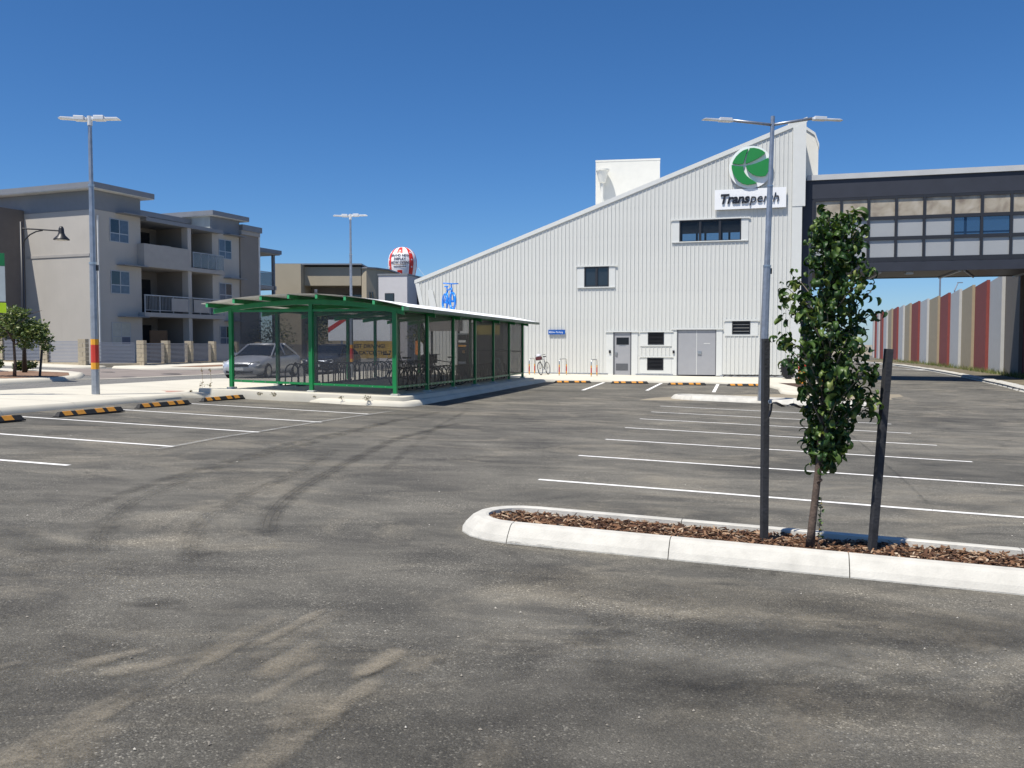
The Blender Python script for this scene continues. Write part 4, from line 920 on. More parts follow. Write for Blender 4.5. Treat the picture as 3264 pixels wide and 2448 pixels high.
# ------------------------------------------------------------------ bicycles
RUB = M('bike_tyre', (.015, .015, .016), .8); CHROME = M('chrome', (.7, .7, .7), .2, 1.)
def bicycle(name, label, loc, rz, lean, frame, tyre=None, k=1., steer=0, extra=None, metal=None):
    t = thing(name, label, 'bicycle', loc, rz); t.rotation_euler = (lean, 0, rz)
    tyre = tyre or RUB; mt = metal or CHROME
    for x in (-.5, .53):
        P = [(x+.32*math.cos(a), 0, .342+.32*math.sin(a)) for a in [2*math.pi*j/28 for j in range(28)]]
        wv = MB().tube(P, .021*k, 7, closed=True).build('wheel', tyre, t, smooth=True)
        MB().tube([(x+.298*math.cos(a), 0, .342+.298*math.sin(a)) for a in [2*math.pi*j/28 for j in range(28)]], .012*k, 5, closed=True).build('rim', mt, wv, smooth=True)
        m = MB()
        if not metal:
            for j in range(16): a = 2*math.pi*j/16; m.tube([(x, .02*(-1)**j, .342), (x+.3*math.cos(a), 0, .342+.3*math.sin(a))], .0022, 3)
        m.tube([(x, -.05, .342), (x, .05, .342)], .022*k, 8); m.build('spokes', mt, wv)
    bb, st, hd, hd2 = (-.06, 0, .29), (-.2, 0, .78), (.36, 0, .86), (.395, 0, .72); m = MB()
    for a, b, r_ in ((bb, st, .016), (st, hd, .016), (bb, hd2, .019), (hd, hd2, .02), (bb, (-.5, .05, .342), .011), (bb, (-.5, -.05, .342), .011), (st, (-.5, .05, .342), .009), (st, (-.5, -.05, .342), .009)): m.tube([a, b], r_*k, 8)
    m.build('frame', frame, t, smooth=True)
    m = MB(); m.tube([hd2, (.42, .055, .62), (.53, .055, .342)], .012*k, 7); m.tube([hd2, (.42, -.055, .62), (.53, -.055, .342)], .012*k, 7); m.build('fork', frame, t, smooth=True)
    m = MB(); m.tube([hd, (.335, 0, .98), (.37, 0, 1.02)], .013*k, 8); m.tube([(.27, -.3, 1.04), (.36, -.18, 1.03), (.38, 0, 1.02), (.36, .18, 1.03), (.27, .3, 1.04)], .012*k, 8); m.build('handlebar', frame if metal else BLACKP, t, smooth=True)
    m = MB(); m.tube([st, (-.235, 0, .93)], .012*k, 8); m.build('seat_post', mt, t); m = MB(); m.prism([(-.38, .07), (-.36, .0-.08), (-.2, -.03), (-.08, -.015), (-.08, .015), (-.2, .03)], .93, .98, 'xy'); m.build('saddle', frame if metal else BLACKP, t, bevel=.015)
    m = MB(); m.tube([(bb[0], -.07, bb[2]), (bb[0], .07, bb[2])], .02*k, 8); m.tube([(bb[0], .07, bb[2]), (bb[0]+.1, .08, bb[2]-.13)], .01*k, 6); m.tube([(bb[0], -.07, bb[2]), (bb[0]-.1, -.08, bb[2]+.13)], .01*k, 6); m.box(.0, .09, .08, .17, .14, .165); m.box(-.2, -.11, -.17, -.08, .41, .435)
    m.lathe([(.001, -.004), (.09, -.004), (.09, .004), (.001, .004)], 18); q = m.v[-72:]; m.v[-72:] = [(p[0]+bb[0], p[2]+.055, p[1]+bb[2]) for p in q]; m.build('crank', mt, t)
    if extra: extra(t)
    return t
SKYB = M('glossy_blue', (.02, .22, .7), .22, var=.06)
bx_, by_ = spt(-1.95, 11.2)
bicycle('bicycle_sculpture', 'bright blue all over painted bicycle standing on the shelter roof', (bx_, by_, rz_(-1.95)), -R(90)+R(21), 0, SKYB, SKYB, 2.1, metal=SKYB)
def bag(t): 
    m = MB(); m.box(.42, .62, -.16, .16, .78, .96); m.build('handlebar_bag', M('maroon_bag', (.09, .02, .025), .8), t, bevel=.04); m = MB(); m.lathe([(.02, 1.1), (.11, 1.07), (.14, .99), (.14, .97)], 14, (.5, 0)); m.build('helmet', M('helmet', (.5, .5, .55), .35), t, smooth=True)
GREYP = M('bike_grey', (.35, .36, .35), .35, .4); TEAL = M('bike_teal', (.18, .5, .44), .35); DKP = M('bike_black', (.02, .02, .022), .35)
def hz(x, y): return G(x, y)+.131
bicycle('bicycle', 'silver grey bicycle with maroon handlebar bag leaning on the hoop by the wall', (1.72, 45.35, hz(1.72, 45.35)), -R(90)-R(24), R(9), GREYP, extra=bag)
q = spt(-.9, 14.7); bicycle('bicycle', 'pale teal bicycle parked at the far end of the shelter', (*q, sg(-.9, 14.7)), -R(60), R(5), TEAL)
q = spt(-.8, 3.9); bicycle('bicycle', 'dark bicycle locked nearest the car park side of the shelter', (*q, sg(-.8, 3.9)), -R(10), R(3), DKP)
q = spt(-.9, 7.4); bicycle('bicycle', 'dark bicycle with a crate, midway along the shelter', (*q, sg(-.9, 7.4)), R(168), -R(3), DKP, extra=lambda t: part('crate', BLACKP, t, (.35, .75, -.22, .22, .75, 1.05)))
q = spt(-3.9, 10.2); bicycle('bicycle', 'dark bicycle on the road side racks of the shelter', (*q, sg(-3.9, 10.2)), -R(20), R(4), DKP)
# hoops by the wall
for i, (a, b) in enumerate((((.9, 45.2), (1.2, 46.0)), ((2.42, 44.5), (2.85, 45.5)), ((3.95, 43.3), (4.33, 44.3)))):
    t = thing('bike_hoop', ['steel bike hoop with red and amber bands behind the leaning bicycle', 'steel bike hoop with red and amber bands, middle of the three by the wall', 'steel bike hoop with red and amber bands nearest the grey single door'][i], 'bike hoop', (a[0], a[1], hz(*a)), math.atan2(b[1]-a[1], b[0]-a[0]), 'banded hoops by the station wall')
    L = math.hypot(b[0]-a[0], b[1]-a[1]); m = MB(); r_ = .2
    P = [(0, 0, -.03), (0, 0, .68)] + [(r_-r_*math.cos(q), 0, .68+.16*math.sin(q)) for q in (.4, .8, 1.2, 1.57)] + [(L-r_+r_*math.sin(q), 0, .68+.16*math.cos(q)) for q in (0, .4, .8, 1.2, 1.57)] + [(L, 0, -.03)]
    m.tube(P, .03, 10); m.build('hoop', STEEL, t, smooth=True)
    for x in (0, L):
        for z0, z1, mt in ((.06, .18, AMBER), (.18, .44, RED), (.44, .55, AMBER)): m = MB(); m.lathe([(.0325, z0), (.0325, z1)], 12, (x, 0), cap=False); m.build('band', mt, t, smooth=True)
# ------------------------------------------------------------------ light poles
LED = M('luminaire_grey', (.72, .73, .73), .4, .2); LEDD = M('luminaire_under', (.5, .45, .38), .5)
def luminaire(t, x0, z, ang, sgn, ln=.62, tilt=0):
    """flat LED head along +-x from x0"""
    m = MB(); m.add([(0, -.06, -.05), (ln, -.1, -.03), (ln, .1, -.03), (0, .06, -.05), (0, -.06, .02), (ln*.9, -.1, .015), (ln*.9, .1, .015), (0, .06, .02)], [(3,2,1,0), (4,5,6,7), (0,1,5,4), (1,2,6,5), (2,3,7,6), (3,0,4,7)]); m.box(.06, ln*.45, -.12, .12, -.05, .055)
    a = math.pi if sgn < 0 else 0
    return m.build('luminaire', LED, t, loc=(x0, 0, z), rot=(0, -tilt, a), bevel=.012)
def light_pole(label, x, y, z, h, rz, arm=0, r0=.095, band=True, tilt=(0, 0)):
    t = thing('light_pole', label, 'light pole', (x, y, z), rz, 'galvanised car park light poles'); t.rotation_euler = (tilt[0], tilt[1], rz)
    m = MB(); m.tube([(0, 0, 0), (0, 0, h*.48)], [r0, r0*.84], 8); m.tube([(0, 0, h*.48-.1), (0, 0, h*.76)], [r0*.7, r0*.62], 8); m.tube([(0, 0, h*.76-.05), (0, 0, h)], [r0*.54, r0*.47], 8); m.build('pole', GALV, t)
    for zz, rr in ((h*.48, r0*.86), (h*.76, r0*.64)): m = MB(); m.lathe([(rr+.008, zz-.05), (rr+.008, zz)], 16); m.build('collar', STEEL, t)
    part('access_door', GALV, t, (-.05, .05, -r0-.004, -r0+.02, .5, .85)) if not band else None
    part('bracket_box', BLACKP, t, (r0*.8, r0*.8+.05, -.03, .03, h*.45, h*.47))
    if band:
        for z0, z1, mt in ((.62, .78, AMBER), (.78, 1.22, RED), (1.22, 1.36, AMBER)):
            m = MB(); m.tube([(0, 0, z0), (0, 0, z1)], [r0*(1-.16*z0/(h*.48))+.004, r0*(1-.16*z1/(h*.48))+.004], 8, cap=False); m.build('band', mt, t)
    if arm:
        for sg_ in (-1, 1):
            m = MB(); m.tube([(0, 0, h-.27), (sg_*arm*.5, 0, h-.235+(.1 if sg_ > 0 else 0)), (sg_*arm, 0, h-.2+(.2 if sg_ > 0 else 0))], .045, 8); m.build('arm', GALV, t, smooth=True)
            luminaire(t, sg_*(arm-.02), h-.2+(.2 if sg_ > 0 else 0), 0, sg_, 1.0)
    else:
        m = MB(); m.lathe([(.06, h-.2), (.065, h+.02)], 12); m.build('spigot_cap', LED, t)
        luminaire(t, .05, h-.03, 0, 1, .66, .03); luminaire(t, -.05, h-.05, 0, -1, .66, .02)
light_pole('galvanised twin head light pole with red and amber bands beside the parking stops', -10.25, 21.37, .31, 6.74, R(8), tilt=(0, 0))
light_pole('galvanised twin head light pole standing behind the bike shelter', -6.7, 36.3, G(-6.7, 36.3)+.13, 6.75, R(4), r0=.085)
light_pole('tall galvanised light pole with two long arms in front of the station', 7.95, 27.6, G(7.95, 27.6)+.1, 8.95, R(6), arm=1.3, r0=.135, band=False, tilt=(0, R(1.5)))
# ------------------------------------------------------------------ black street lamp, roadside sign, far posters
t = thing('street_lamp', 'black street lamp with a bracket arm and bell shade against the apartments', 'street lamp', (-17.95, 32.0, G(-17.95, 32)+.1))
IRON = M('black_iron', (.012, .012, .014), .45)
m = MB(); m.tube([(0, 0, 0), (0, 0, 1.2), (0, 0, 5.55)], [.09, .06, .05], 10); m.build('post', IRON, t, smooth=True)
m = MB(); m.tube([(0, 0, 5.3), (.5, 0, 5.28), (1.42, 0, 5.22)], .03, 8); m.build('arm', IRON, t); m = MB(); m.tube([(.85*(1-math.cos(a)), 0, 4.5+.74*math.sin(a)) for a in (0, .3, .6, .9, 1.2, 1.5)], .025, 8); m.build('brace', IRON, t, smooth=True)
m = MB(); m.lathe([(.05, 5.38), (.09, 5.3), (.1, 5.14), (.14, 5.05), (.27, 4.92), (.28, 4.89)], 18, (1.47, 0)); s_ = m.build('shade', IRON, t, smooth=True); m = MB(); m.lathe([(.2, 4.87), (.2, 4.9)], 16, (1.47, 0)); m.build('diffuser', SOFF, s_)
t = thing('roadside_sign', 'green and white information sign above a lime panel at the left edge', 'sign', (-12.12, 20, G(-12, 20)+.13), R(25))
part('post', GALV, t, (-.55, -.47, .03, .11, 0, 3.2), (-.1, -.02, .03, .11, 0, 3.2))
part('header', M('header_green', (.01, .17, .055), .45), t, (-.85, .44, -.02, .02, 2.98, 3.27), bevel=.004); part('panel', M('panel_white2', (.42, .47, .48), .5), t, (-.85, .44, -.018, .02, 2.16, 2.975)); part('lime_panel', M('lime', (.42, .62, .01), .5), t, (-.85, .45, -.02, .02, 1.9, 2.13), bevel=.004)
put_text('lettering', "Centre", .12, SIGNW, t, wallm(-.02, -.0225, 3.06)); put_text('lettering', "Payment", .1, DARKF, t, wallm(-.12, -.0205, 2.76)); put_text('lettering', "Parking", .1, DARKF, t, wallm(-.1, -.0205, 2.62)); m = MB(); m.prism([(.27+.05*math.cos(a), 2.26+.05*math.sin(a)) for a in [k*.5236 for k in range(12)]], -.0215, -.0185); m.build('emblem', M('emblem', (.05, .25, .14), .5), t)
t = thing('billboard', 'white billboard with a red corner stripe seen through the shelter mesh', 'billboard', (-8.75, 50, G(-8.75, 50))); part('board', SIGNW, t, (-1.8, 1.75, -.03, .03, 1.65, 2.85)); part('leg', GALV, t, (-1.1, -1.0, .031, .13, 0, 2.6)); part('leg', GALV, t, (1.0, 1.1, .031, .13, 0, 2.6)); m = MB(); m.prism([(-1.8, 2.1), (-1.8, 2.4), (-1.1, 2.85), (-.7, 2.85)], -.035, -.031); m.build('red_stripe', RED, t)
t = thing('yellow_banner', 'yellow banner with black capital lettering behind the shelter', 'banner', (-7.4, 46, G(-7.4, 46)+.1)); part('sheet', M('banner_yellow', (.42, .28, .06), .7, var=.1), t, (-1.25, 1.1, -.01, .01, .65, 1.55)); put_text('lettering', "BEST DRIVING!", .27, INK, t, wallm(-1.1, -.014, 1.2), offset=.006); put_text('lettering', "& CATCH THE T", .27, INK, t, wallm(-.95, -.014, .85), offset=.006)
for x in (-1.3, 1.12): part('stand', GALV, t, (x, x+.05, -.02, .03, 0, 1.6))
t = thing('feather_banner', 'small orange and white banner behind the shelter mesh', 'banner', (-4.7, 44, hz(-4.7, 44))); m = MB(); m.prism([(-.2, .95), (.05, .8), (.0, 1.65), (-.18, 1.6)], -.01, .01); m.build('orange_half', M('banner_orange', (.75, .25, .05), .6), t); m = MB(); m.prism([(.05, .8), (.22, .95), (.2, 1.45), (.0, 1.65)], -.01, .01); m.build('white_half', SIGNW, t); part('staff', GALV, t, (-.24, -.21, -.01, .01, 0, 1.75))
t = thing('ticket_machine', 'slim dark machine with white and yellow labels between shelter and station', 'machine', (-2.25, 40.2, hz(-2.25, 40.2)), -SA); part('cabinet', BLACKP, t, (-.24, .24, -.2, .2, 0, 1.95), bevel=.03); part('cap', GALV, t, (-.25, .25, -.22, .22, 1.95, 2.02)); part('label', SIGNW, t, (-.17, .17, -.206, -.201, 1.6, 1.7)); part('label', AMBER, t, (-.18, .18, -.206, -.201, 1.4, 1.48)); part('label', AMBER, t, (0, .13, -.206, -.201, 1.1, 1.24)); part('label', SIGNW, t, (-.18, .18, -.206, -.201, .62, .72))
t = thing('bike_storage_kiosk', 'tall black kiosk with a yellow panel behind the shelter', 'kiosk', (-1.1, 41.4, hz(-1.1, 41.4)), -SA); part('cabinet', BLACKP, t, (-.72, .72, -.1, 1.2, 0, 2.72)); part('yellow_panel', M('panel_yellow', (.55, .42, .05), .5, var=.15), t, (-.62, -.01, -.112, -.101, 2.0, 2.45)); part('yellow_panel', bpy.data.materials['panel_yellow'], t, (.01, .56, -.112, -.101, 2.0, 2.45)); part('handle', STEEL, t, (.2, .24, -.16, -.101, .4, 1.3)); part('handle', STEEL, t, (-.5, -.46, -.16, -.101, .5, 1.2))
t = thing('entrance_canopy', 'dark fascia canopy on posts beside the white station wall', 'canopy', (-3.5, 44.2, hz(-3.5, 44.2)), -WA); part('fascia', TAUPE, t, (-.8, .85, -.1, .6, 2.15, 2.72)); part('post', DARKF, t, (-.75, -.65, .2, .3, 0, 2.15)); part('post', DARKF, t, (.7, .8, .2, .3, 0, 2.15))
# ------------------------------------------------------------------ cars on the road behind the shelter
def wheel_mesh():
    m = MB(); m.lathe([(.2, -.09), (.29, -.095), (.315, -.06), (.315, .06), (.29, .095), (.2, .09)], 22, cap=False); m.v = [(p[0], p[2], p[1]) for p in m.v]; return m
def hub_mesh():
    m = MB(); m.lathe([(.03, -.1), (.19, -.08), (.21, -.092), (.21, .092), (.19, .08), (.03, .1)], 22); m.v = [(p[0], p[2], p[1]) for p in m.v]; return m
def car(label, loc, rz, paint):
    t = thing('parked_car', label, 'car', loc, rz, 'cars parked on the road behind the shelter')
    st = [(0, .5, .34, .56, .6), (-.06, .66, .24, .6, .66), (-.2, .77, .19, .64, .72), (-.6, .83, .18, .7, .8), (-1.2, .86, .18, .78, .9), (-1.5, .865, .18, .83, .94), (-2.5, .87, .18, .87, .95), (-3.7, .865, .2, .88, .97), (-4.25, .82, .22, .84, .95), (-4.5, .74, .28, .74, .86), (-4.56, .6, .36, .62, .72)]
    m = MB(); ring = lambda w_, zb, zs, zt: [(0, zb), (w_*.9, zb), (w_, zb+.14), (w_, (zb+zs)/2+.05), (w_*.97, zs), (w_*.84, zt-.02), (w_*.45, zt+.012), (0, zt+.02)]
    for x, w_, zb, zs, zt in st:
        h = ring(w_, zb, zs, zt); full = h + [(-a, b) for a, b in h[-2:0:-1]]
        m.v += [(x, a, b) for a, b in full]
    k = 14; n = len(st); m.f = [(i*k+j, (i+1)*k+j, (i+1)*k+(j+1) % k, i*k+(j+1) % k) for i in range(n-1) for j in range(k)] + [tuple(range(k)), tuple((n-1)*k+j for j in range(k))[::-1]]
    m.build('body', paint, t, smooth=True)
    A = [(-1.32, .74, .93), (-2.12, .57, 1.37), (-3.05, .58, 1.39), (-3.9, .7, .98)]
    m = MB()
    for x, w_, z in A[1:3]: m.v += [(x, -w_, z), (x, w_, z)]
    m.f = [(0, 1, 3, 2)]; m.v += [(x, y*.94, z+.045) for x, y, z in m.v[:4]]; m.f = [(4, 6, 7, 5), (0, 4, 5, 1), (2, 3, 7, 6), (0, 2, 6, 4), (1, 5, 7, 3)]; m.build('roof', paint, t, smooth=True)
    P = lambda i, s_, f=1, dz=0: (A[i][0], s_*A[i][1]*f, A[i][2]+dz)
    MB().add([P(0, -1), P(0, 1), P(1, 1, .96), P(1, -1, .96)], [(0, 1, 2, 3)]).build('windscreen', GLASS, t)
    MB().add([P(3, -1), P(3, 1), P(2, 1, .96), P(2, -1, .96)], [(3, 2, 1, 0)]).build('rear_window', GLASS, t)
    for s_ in (-1, 1):
        MB().add([(-1.5, s_*.79, .93), (-2.18, s_*.59, 1.36), (-2.55, s_*.59, 1.38), (-2.55, s_*.8, .94)], [(0, 1, 2, 3)]).build('side_window', GLASS, t)
        MB().add([(-2.62, s_*.8, .94), (-2.62, s_*.59, 1.38), (-3.02, s_*.59, 1.38), (-3.6, s_*.77, .97)], [(0, 1, 2, 3)]).build('side_window', GLASS, t)
        m = MB(); m.tube([(-1.3, s_*.78, .92), (-2.13, s_*.59, 1.38)], .035, 6); m.tube([(-2.58, s_*.8, .93), (-2.58, s_*.6, 1.39)], .035, 6); m.tube([(-3.03, s_*.59, 1.39), (-3.95, s_*.74, .97)], .05, 6); m.build('pillar', paint, t)
        part('door_mirror', paint, t, (-1.65, -1.5, s_*.9-.09, s_*.9+.09, .92, 1.04), bevel=.03)
        m = MB(); m.add([(-.02, s_*.42, .53), (-.045, s_*.42, .66), (-.22, s_*.72, .71), (-.3, s_*.775, .6), (-.13, s_*.72, .53)], [(0, 1, 2, 3, 4)]); m.v = [(x+.02, y*1.025, z+.015) for x, y, z in m.v]; m.build('headlight', M('headlight', (.7, .72, .72), .12) if 'headlight' not in bpy.data.materials else bpy.data.materials['headlight'], t)
        for x in (-.85, -3.55):
            wv = wheel_mesh().build('wheel', RUB, t, loc=(x, s_*.78, .315), smooth=False); hub_mesh().build('rim', STEEL, wv)
    part('grille', BLACKP, t, (-.03, .012, -.4, .4, .5, .6)); part('number_plate', SIGNW, t, (.0, .02, -.19, .19, .36, .46)); part('lower_intake', BLACKP, t, (-.1, -.01, -.55, .55, .25, .34))
SILV = M('silver_paint', (.62, .64, .68), .28, .5, var=.03); DGREY = M('dark_car_paint', (.06, .07, .09), .22, .6, var=.03)
car('silver sedan parked nose towards the camera behind the shelter front panel', (-10.75, 34.2, G(-10.75, 34.2)+.006), -R(90)-R(8.5), SILV)
car('dark sedan parked behind the silver one', (-9.35, 41.4, G(-9.35, 41.4)+.006), -R(90)-R(8.5), DGREY)
# ------------------------------------------------------------------ wheel stops
def wheel_stop(label, x, y, rz, group):
    t = thing('wheel_stop', label, 'wheel stop', (x, y, G(x, y)+.002), rz, group); L, b, tp, h = .83, .075, .035, .105
    m = MB(); pr = [(-b, 0), (-b, .025), (-tp, h), (tp, h), (b, .025), (b, 0)]
    xs_ = [(-L, 0), (-L+.07, 1), (L-.07, 1), (L, 0)]
    for xx, f in xs_:
        for y_, z_ in pr: m.v.append((xx, y_, z_ if f else min(z_, .03)))
    m.f = [(i*6+j, i*6+j+1, (i+1)*6+j+1, (i+1)*6+j) for i in range(3) for j in range(5)] + [(0, 1, 2, 3, 4, 5)[::-1], (18, 19, 20, 21, 22, 23)]
    m.build('rubber_body', BLACK, t)
    for c_ in (-.58, -.27, .2, .5):
        for s_ in (-1, 1):
            sk = .03*s_; m = MB(); m.add([(c_-.1, s_*(b+.001), .032), (c_+.1, s_*(b+.001), .032), (c_+.1+sk, s_*(tp+.003), h-.001), (c_-.1+sk, s_*(tp+.003), h-.001)], [(0, 1, 2, 3) if s_ < 0 else (3, 2, 1, 0)]); m.build('amber_block', YEL, t)
        sk = .03; m = MB(); m.add([(c_-.1-sk, -tp, h+.002), (c_+.1-sk, -tp, h+.002), (c_+.1+sk, tp, h+.002), (c_-.1+sk, tp, h+.002)], [(0, 1, 2, 3)]); m.build('amber_block', YEL, t)
GL = 'wheel stops along the left footpath'; GW = 'wheel stops in front of the station wall'
for (x, y), lb in zip([(-9.05, 14.75), (-8.39, 17.25), (-7.95, 19.8), (-7.48, 22.45)], ['black and amber wheel stop cut by the left edge of the picture', 'black and amber wheel stop nearest the banded light pole, second from the left edge', 'black and amber wheel stop, third from the left edge', 'black and amber wheel stop just before the bike shelter']):
    wheel_stop(lb, x, y, R(90-20), GL)
for (x, y), lb in zip([(2.72, 38.9), (5.25, 38.75), (7.62, 37.85), (10.1, 37.4)], ['black and amber wheel stop nearest the bike shelter corner', 'black and amber wheel stop in front of the grey single door', 'black and amber wheel stop in front of the double doors', 'black and amber wheel stop below the louvred vent, partly behind the stake']):
    wheel_stop(lb, x, y, -R(3), GW)
# ------------------------------------------------------------------ the staked tree
BARK = M('bark', (.105, .075, .058), .9, var=.35, scale=18, bump=.7, bscale=60); TWIG = M('twig', (.2, .17, .13), .85, var=.2, scale=20)
LV = [(0, (.016, .042, .012)), (.4, (.032, .075, .018)), (.72, (.06, .115, .024)), (.9, (.13, .19, .045)), (1, (.24, .28, .085))]
LEAFO = rand_mat('glossy_leaf', LV, .42, .35, 'object', .24); LEAFI = rand_mat('glossy_leaf_mass', LV, .42, .35, 'island', .24)
def leaf_mesh(L, wd, curl, twist, cup):
    m = MB(); n = 6; x = z = 0; a = .25
    for i in range(n+1):
        t = i/n; w_ = wd*(.12 + .88*math.sin(math.pi*min(1, t*.92+.08))**.8) if t < 1 else .002
        tw = twist*t; up = Vector((math.sin(a)*0, 0, 1)); 
        nx, nz = -math.sin(a)*-1, 0
        for q in (-1, -.5, 0, .5, 1):
            yy = q*w_/2; lift = cup*abs(q)*w_*.5
            # local normal of the curved midrib
            px, pz = x - math.sin(a)*lift, z + math.cos(a)*lift
            m.v.append((px, yy*math.cos(tw), pz + yy*math.sin(tw)))
        x += math.cos(a)*L/n; z += math.sin(a)*L/n; a -= curl/n
    m.f = [(i*5+j, i*5+j+1, (i+1)*5+j+1, (i+1)*5+j) for i in range(n) for j in range(4)]
    return m
TREE = thing('young_tree', 'young glossy leaved tree planted between two dark stakes in the mulch', 'tree', (2.3, 6.61, .0))
prof_px = [(660, 2615, 2665), (700, 2585, 2742), (760, 2562, 2748), (850, 2566, 2755), (900, 2500, 2792), (950, 2488, 2795), (1000, 2478, 2796), (1050, 2468, 2776), (1100, 2475, 2792), (1150, 2500, 2795), (1200, 2545, 2785), (1250, 2555, 2808), (1300, 2556, 2802), (1350, 2578, 2750), (1400, 2556, 2722), (1450, 2588, 2700), (1485, 2600, 2690)]
kx = 6.61/2770.
prof_w = [((1095-y)*kx+1.56, (a-1632)*kx-2.3, (b-1632)*kx-2.3) for y, a, b in prof_px][::-1]     # height, left, right of the crown about the trunk base
def crown_at(z):
    for (z0, a0, b0), (z1, a1, b1) in zip(prof_w, prof_w[1:]):
        if z0 <= z <= z1: t = (z-z0)/(z1-z0); return a0+(a1-a0)*t, b0+(b1-b0)*t
    return prof_w[-1][1:] if z > prof_w[-1][0] else prof_w[0][1:]
def mid(z): a, b = crown_at(z); return (a+b)/2
m = MB(); m.tube([(-.01, 0, -.02), (.0, 0, .15), (.03, .0, .45), (.045, .0, .62), (.06, 0, .9), (.09, 0, 1.4), (.12, 0, 1.9), (.13, 0, 2.4)], [.036, .029, .026, .026, .021, .016, .011, .005], 12); m.tube([(.035, -.02, .5), (.05, -.06, .53)], [.012, .009], 6); m.build('trunk', BARK, TREE, smooth=True)
rnd = random.Random(11); pool = []
vari = [leaf_mesh(.12*s_, .05*s_, c_, tw, cu).mesh('leaf', LEAFO, True) for s_, c_, tw, cu in ((1, 3.4, .3, .5), (.9, 4.3, -.4, .35), (1.1, 2.4, .5, .6), (.85, 3.9, -.2, .8), (1.0, 4.8, .2, .3), (.7, 2.0, -.5, .6), (1.05, 3.8, .8, .45), (.6, 3.0, .4, .5))]
def leaf_at(p, th, sd=.5):
    pool.append((p[0], p[1], p[2], th+rnd.gauss(0, sd), rnd.gauss(-.05, .5), rnd.gauss(0, .5), rnd.randrange(len(vari)), rnd.uniform(.5, 1.12)))
for k in range(96):                                     # ascending limbs, each ending in a leafy spray
    z1 = .72+1.86*((k+.5)/96)**.98; a, b = crown_at(z1); hw = (b-a)/2*(.62 if z1 < .95 else (.8 if z1 < 1.2 else 1)); th = k*2.39996+rnd.gauss(0, .25); reach = rnd.choice((.4, .7, .85, .95, 1.0, 1.06))
    c_ = (a+b)/2; tx, ty = c_+hw*reach*.92*math.cos(th), min(.36, hw)*reach*.92*math.sin(th)
    z0 = max(.6, z1-rnd.uniform(.22, .42)); px = .03+.05*z0
    P = [Vector((px, 0, z0)), Vector((px*.55+tx*.45, ty*.5, z0+(z1-z0)*.45)), Vector((tx, ty, z1))]
    m = MB(); m.tube(P, [.008, .005, .0025], 5); m.build('branch', TWIG, TREE)
    n_ = int(7+14*rnd.random())
    for i in range(n_):
        t = .3+.7*(i/n_)**.8; q = P[0].lerp(P[1], t*2) if t < .5 else P[1].lerp(P[2], t*2-1)
        q = q+Vector((rnd.gauss(0, .03), rnd.gauss(0, .03), rnd.gauss(0, .035))); leaf_at(q, i*2.4+th*.3, .5)
    for i in range(rnd.randrange(3, 8)): leaf_at(P[2]+Vector((rnd.gauss(0, .025), rnd.gauss(0, .025), rnd.gauss(-.02, .03))), th+rnd.gauss(0, .9), .3)
for k in range(240):                                    # short spurs close to the leader
    z = rnd.uniform(.66, 2.4); th = rnd.random()*6.28; rr = rnd.uniform(.02, .13); leaf_at((mid(z)*.7+rr*math.cos(th), rr*math.sin(th), z), th)
pool.sort(key=lambda p: p[1])                           # nearest to the viewer first
idx = set(range(0, 300)); big = MB()
for i, (x, y, z, yaw, pit, rol, v_, s_) in enumerate(pool):
    if i in idx:
        obj('leaf', vari[v_], TREE, (x, y, z), (rol, -pit, yaw)).scale = (s_, s_, s_)
    else:
        M_ = Matrix.Translation((x, y, z)) @ Matrix.Rotation(yaw, 4, 'Z') @ Matrix.Rotation(-pit, 4, 'Y') @ Matrix.Rotation(rol, 4, 'X') @ Matrix.Scale(s_, 4)
        me = vari[v_]; big.add([M_ @ v.co for v in me.vertices], [tuple(p.vertices) for p in me.polygons])
stuff(big.build('foliage', LEAFI, TREE, smooth=True))
STK = M('dark_stake', (.03, .031, .035), .75, var=.3, scale=8, bump=.5, bscale=50, streak=.3)
for (x, y, zt, lean, lb) in ((2.0, 6.83, 1.63, -.3, 'upright dark timber stake left of the young tree'), (2.76, 6.6, 1.575, 3.9, 'leaning dark timber stake right of the young tree')):
    t = thing('tree_stake', lb, 'stake', (x, y, G(x, y)+.07)); t.rotation_euler = (0, R(lean), R(8)); m = MB(); m.box(-.026, .026, -.026, .026, -.05, zt-.0); m.build('timber', STK, t, bevel=.004)
    if lean > 0: m = MB(); m.add([(-.027, -.027, .0), (.027, -.027, .0), (.027, .0, .0), (-.027, 0, 0)], [(0,1,2,3)])
t = thing('tree_tie', 'twisted black webbing tie from the left stake to the tree', 'tree tie', (2.02, 6.8, 1.09)); m = MB()
P = [(.0+.3*q/16, -.03-.17*q/16, .01*math.sin(q)-.02*q/16) for q in range(17)]
for i, p in enumerate(P): a = i*.55; m.v += [(p[0], p[1]+.012*math.cos(a), p[2]+.012*math.sin(a)), (p[0], p[1]-.012*math.cos(a), p[2]-.012*math.sin(a))]
m.f = [(2*i, 2*i+1, 2*i+3, 2*i+2) for i in range(16)]; m.build('webbing', BLACKP, t); MB().tube([(.01, -.02, 0), (.0, -.04, -.05), (-.015, -.04, -.1)], .009, 5).build('loose_end', BLACKP, t); MB().tube([(-.005+.014*math.cos(a), -.03, .015+.016*math.sin(a)) for a in [k*.7854 for k in range(8)]], .003, 5, closed=True).build('staple', STEEL, t)
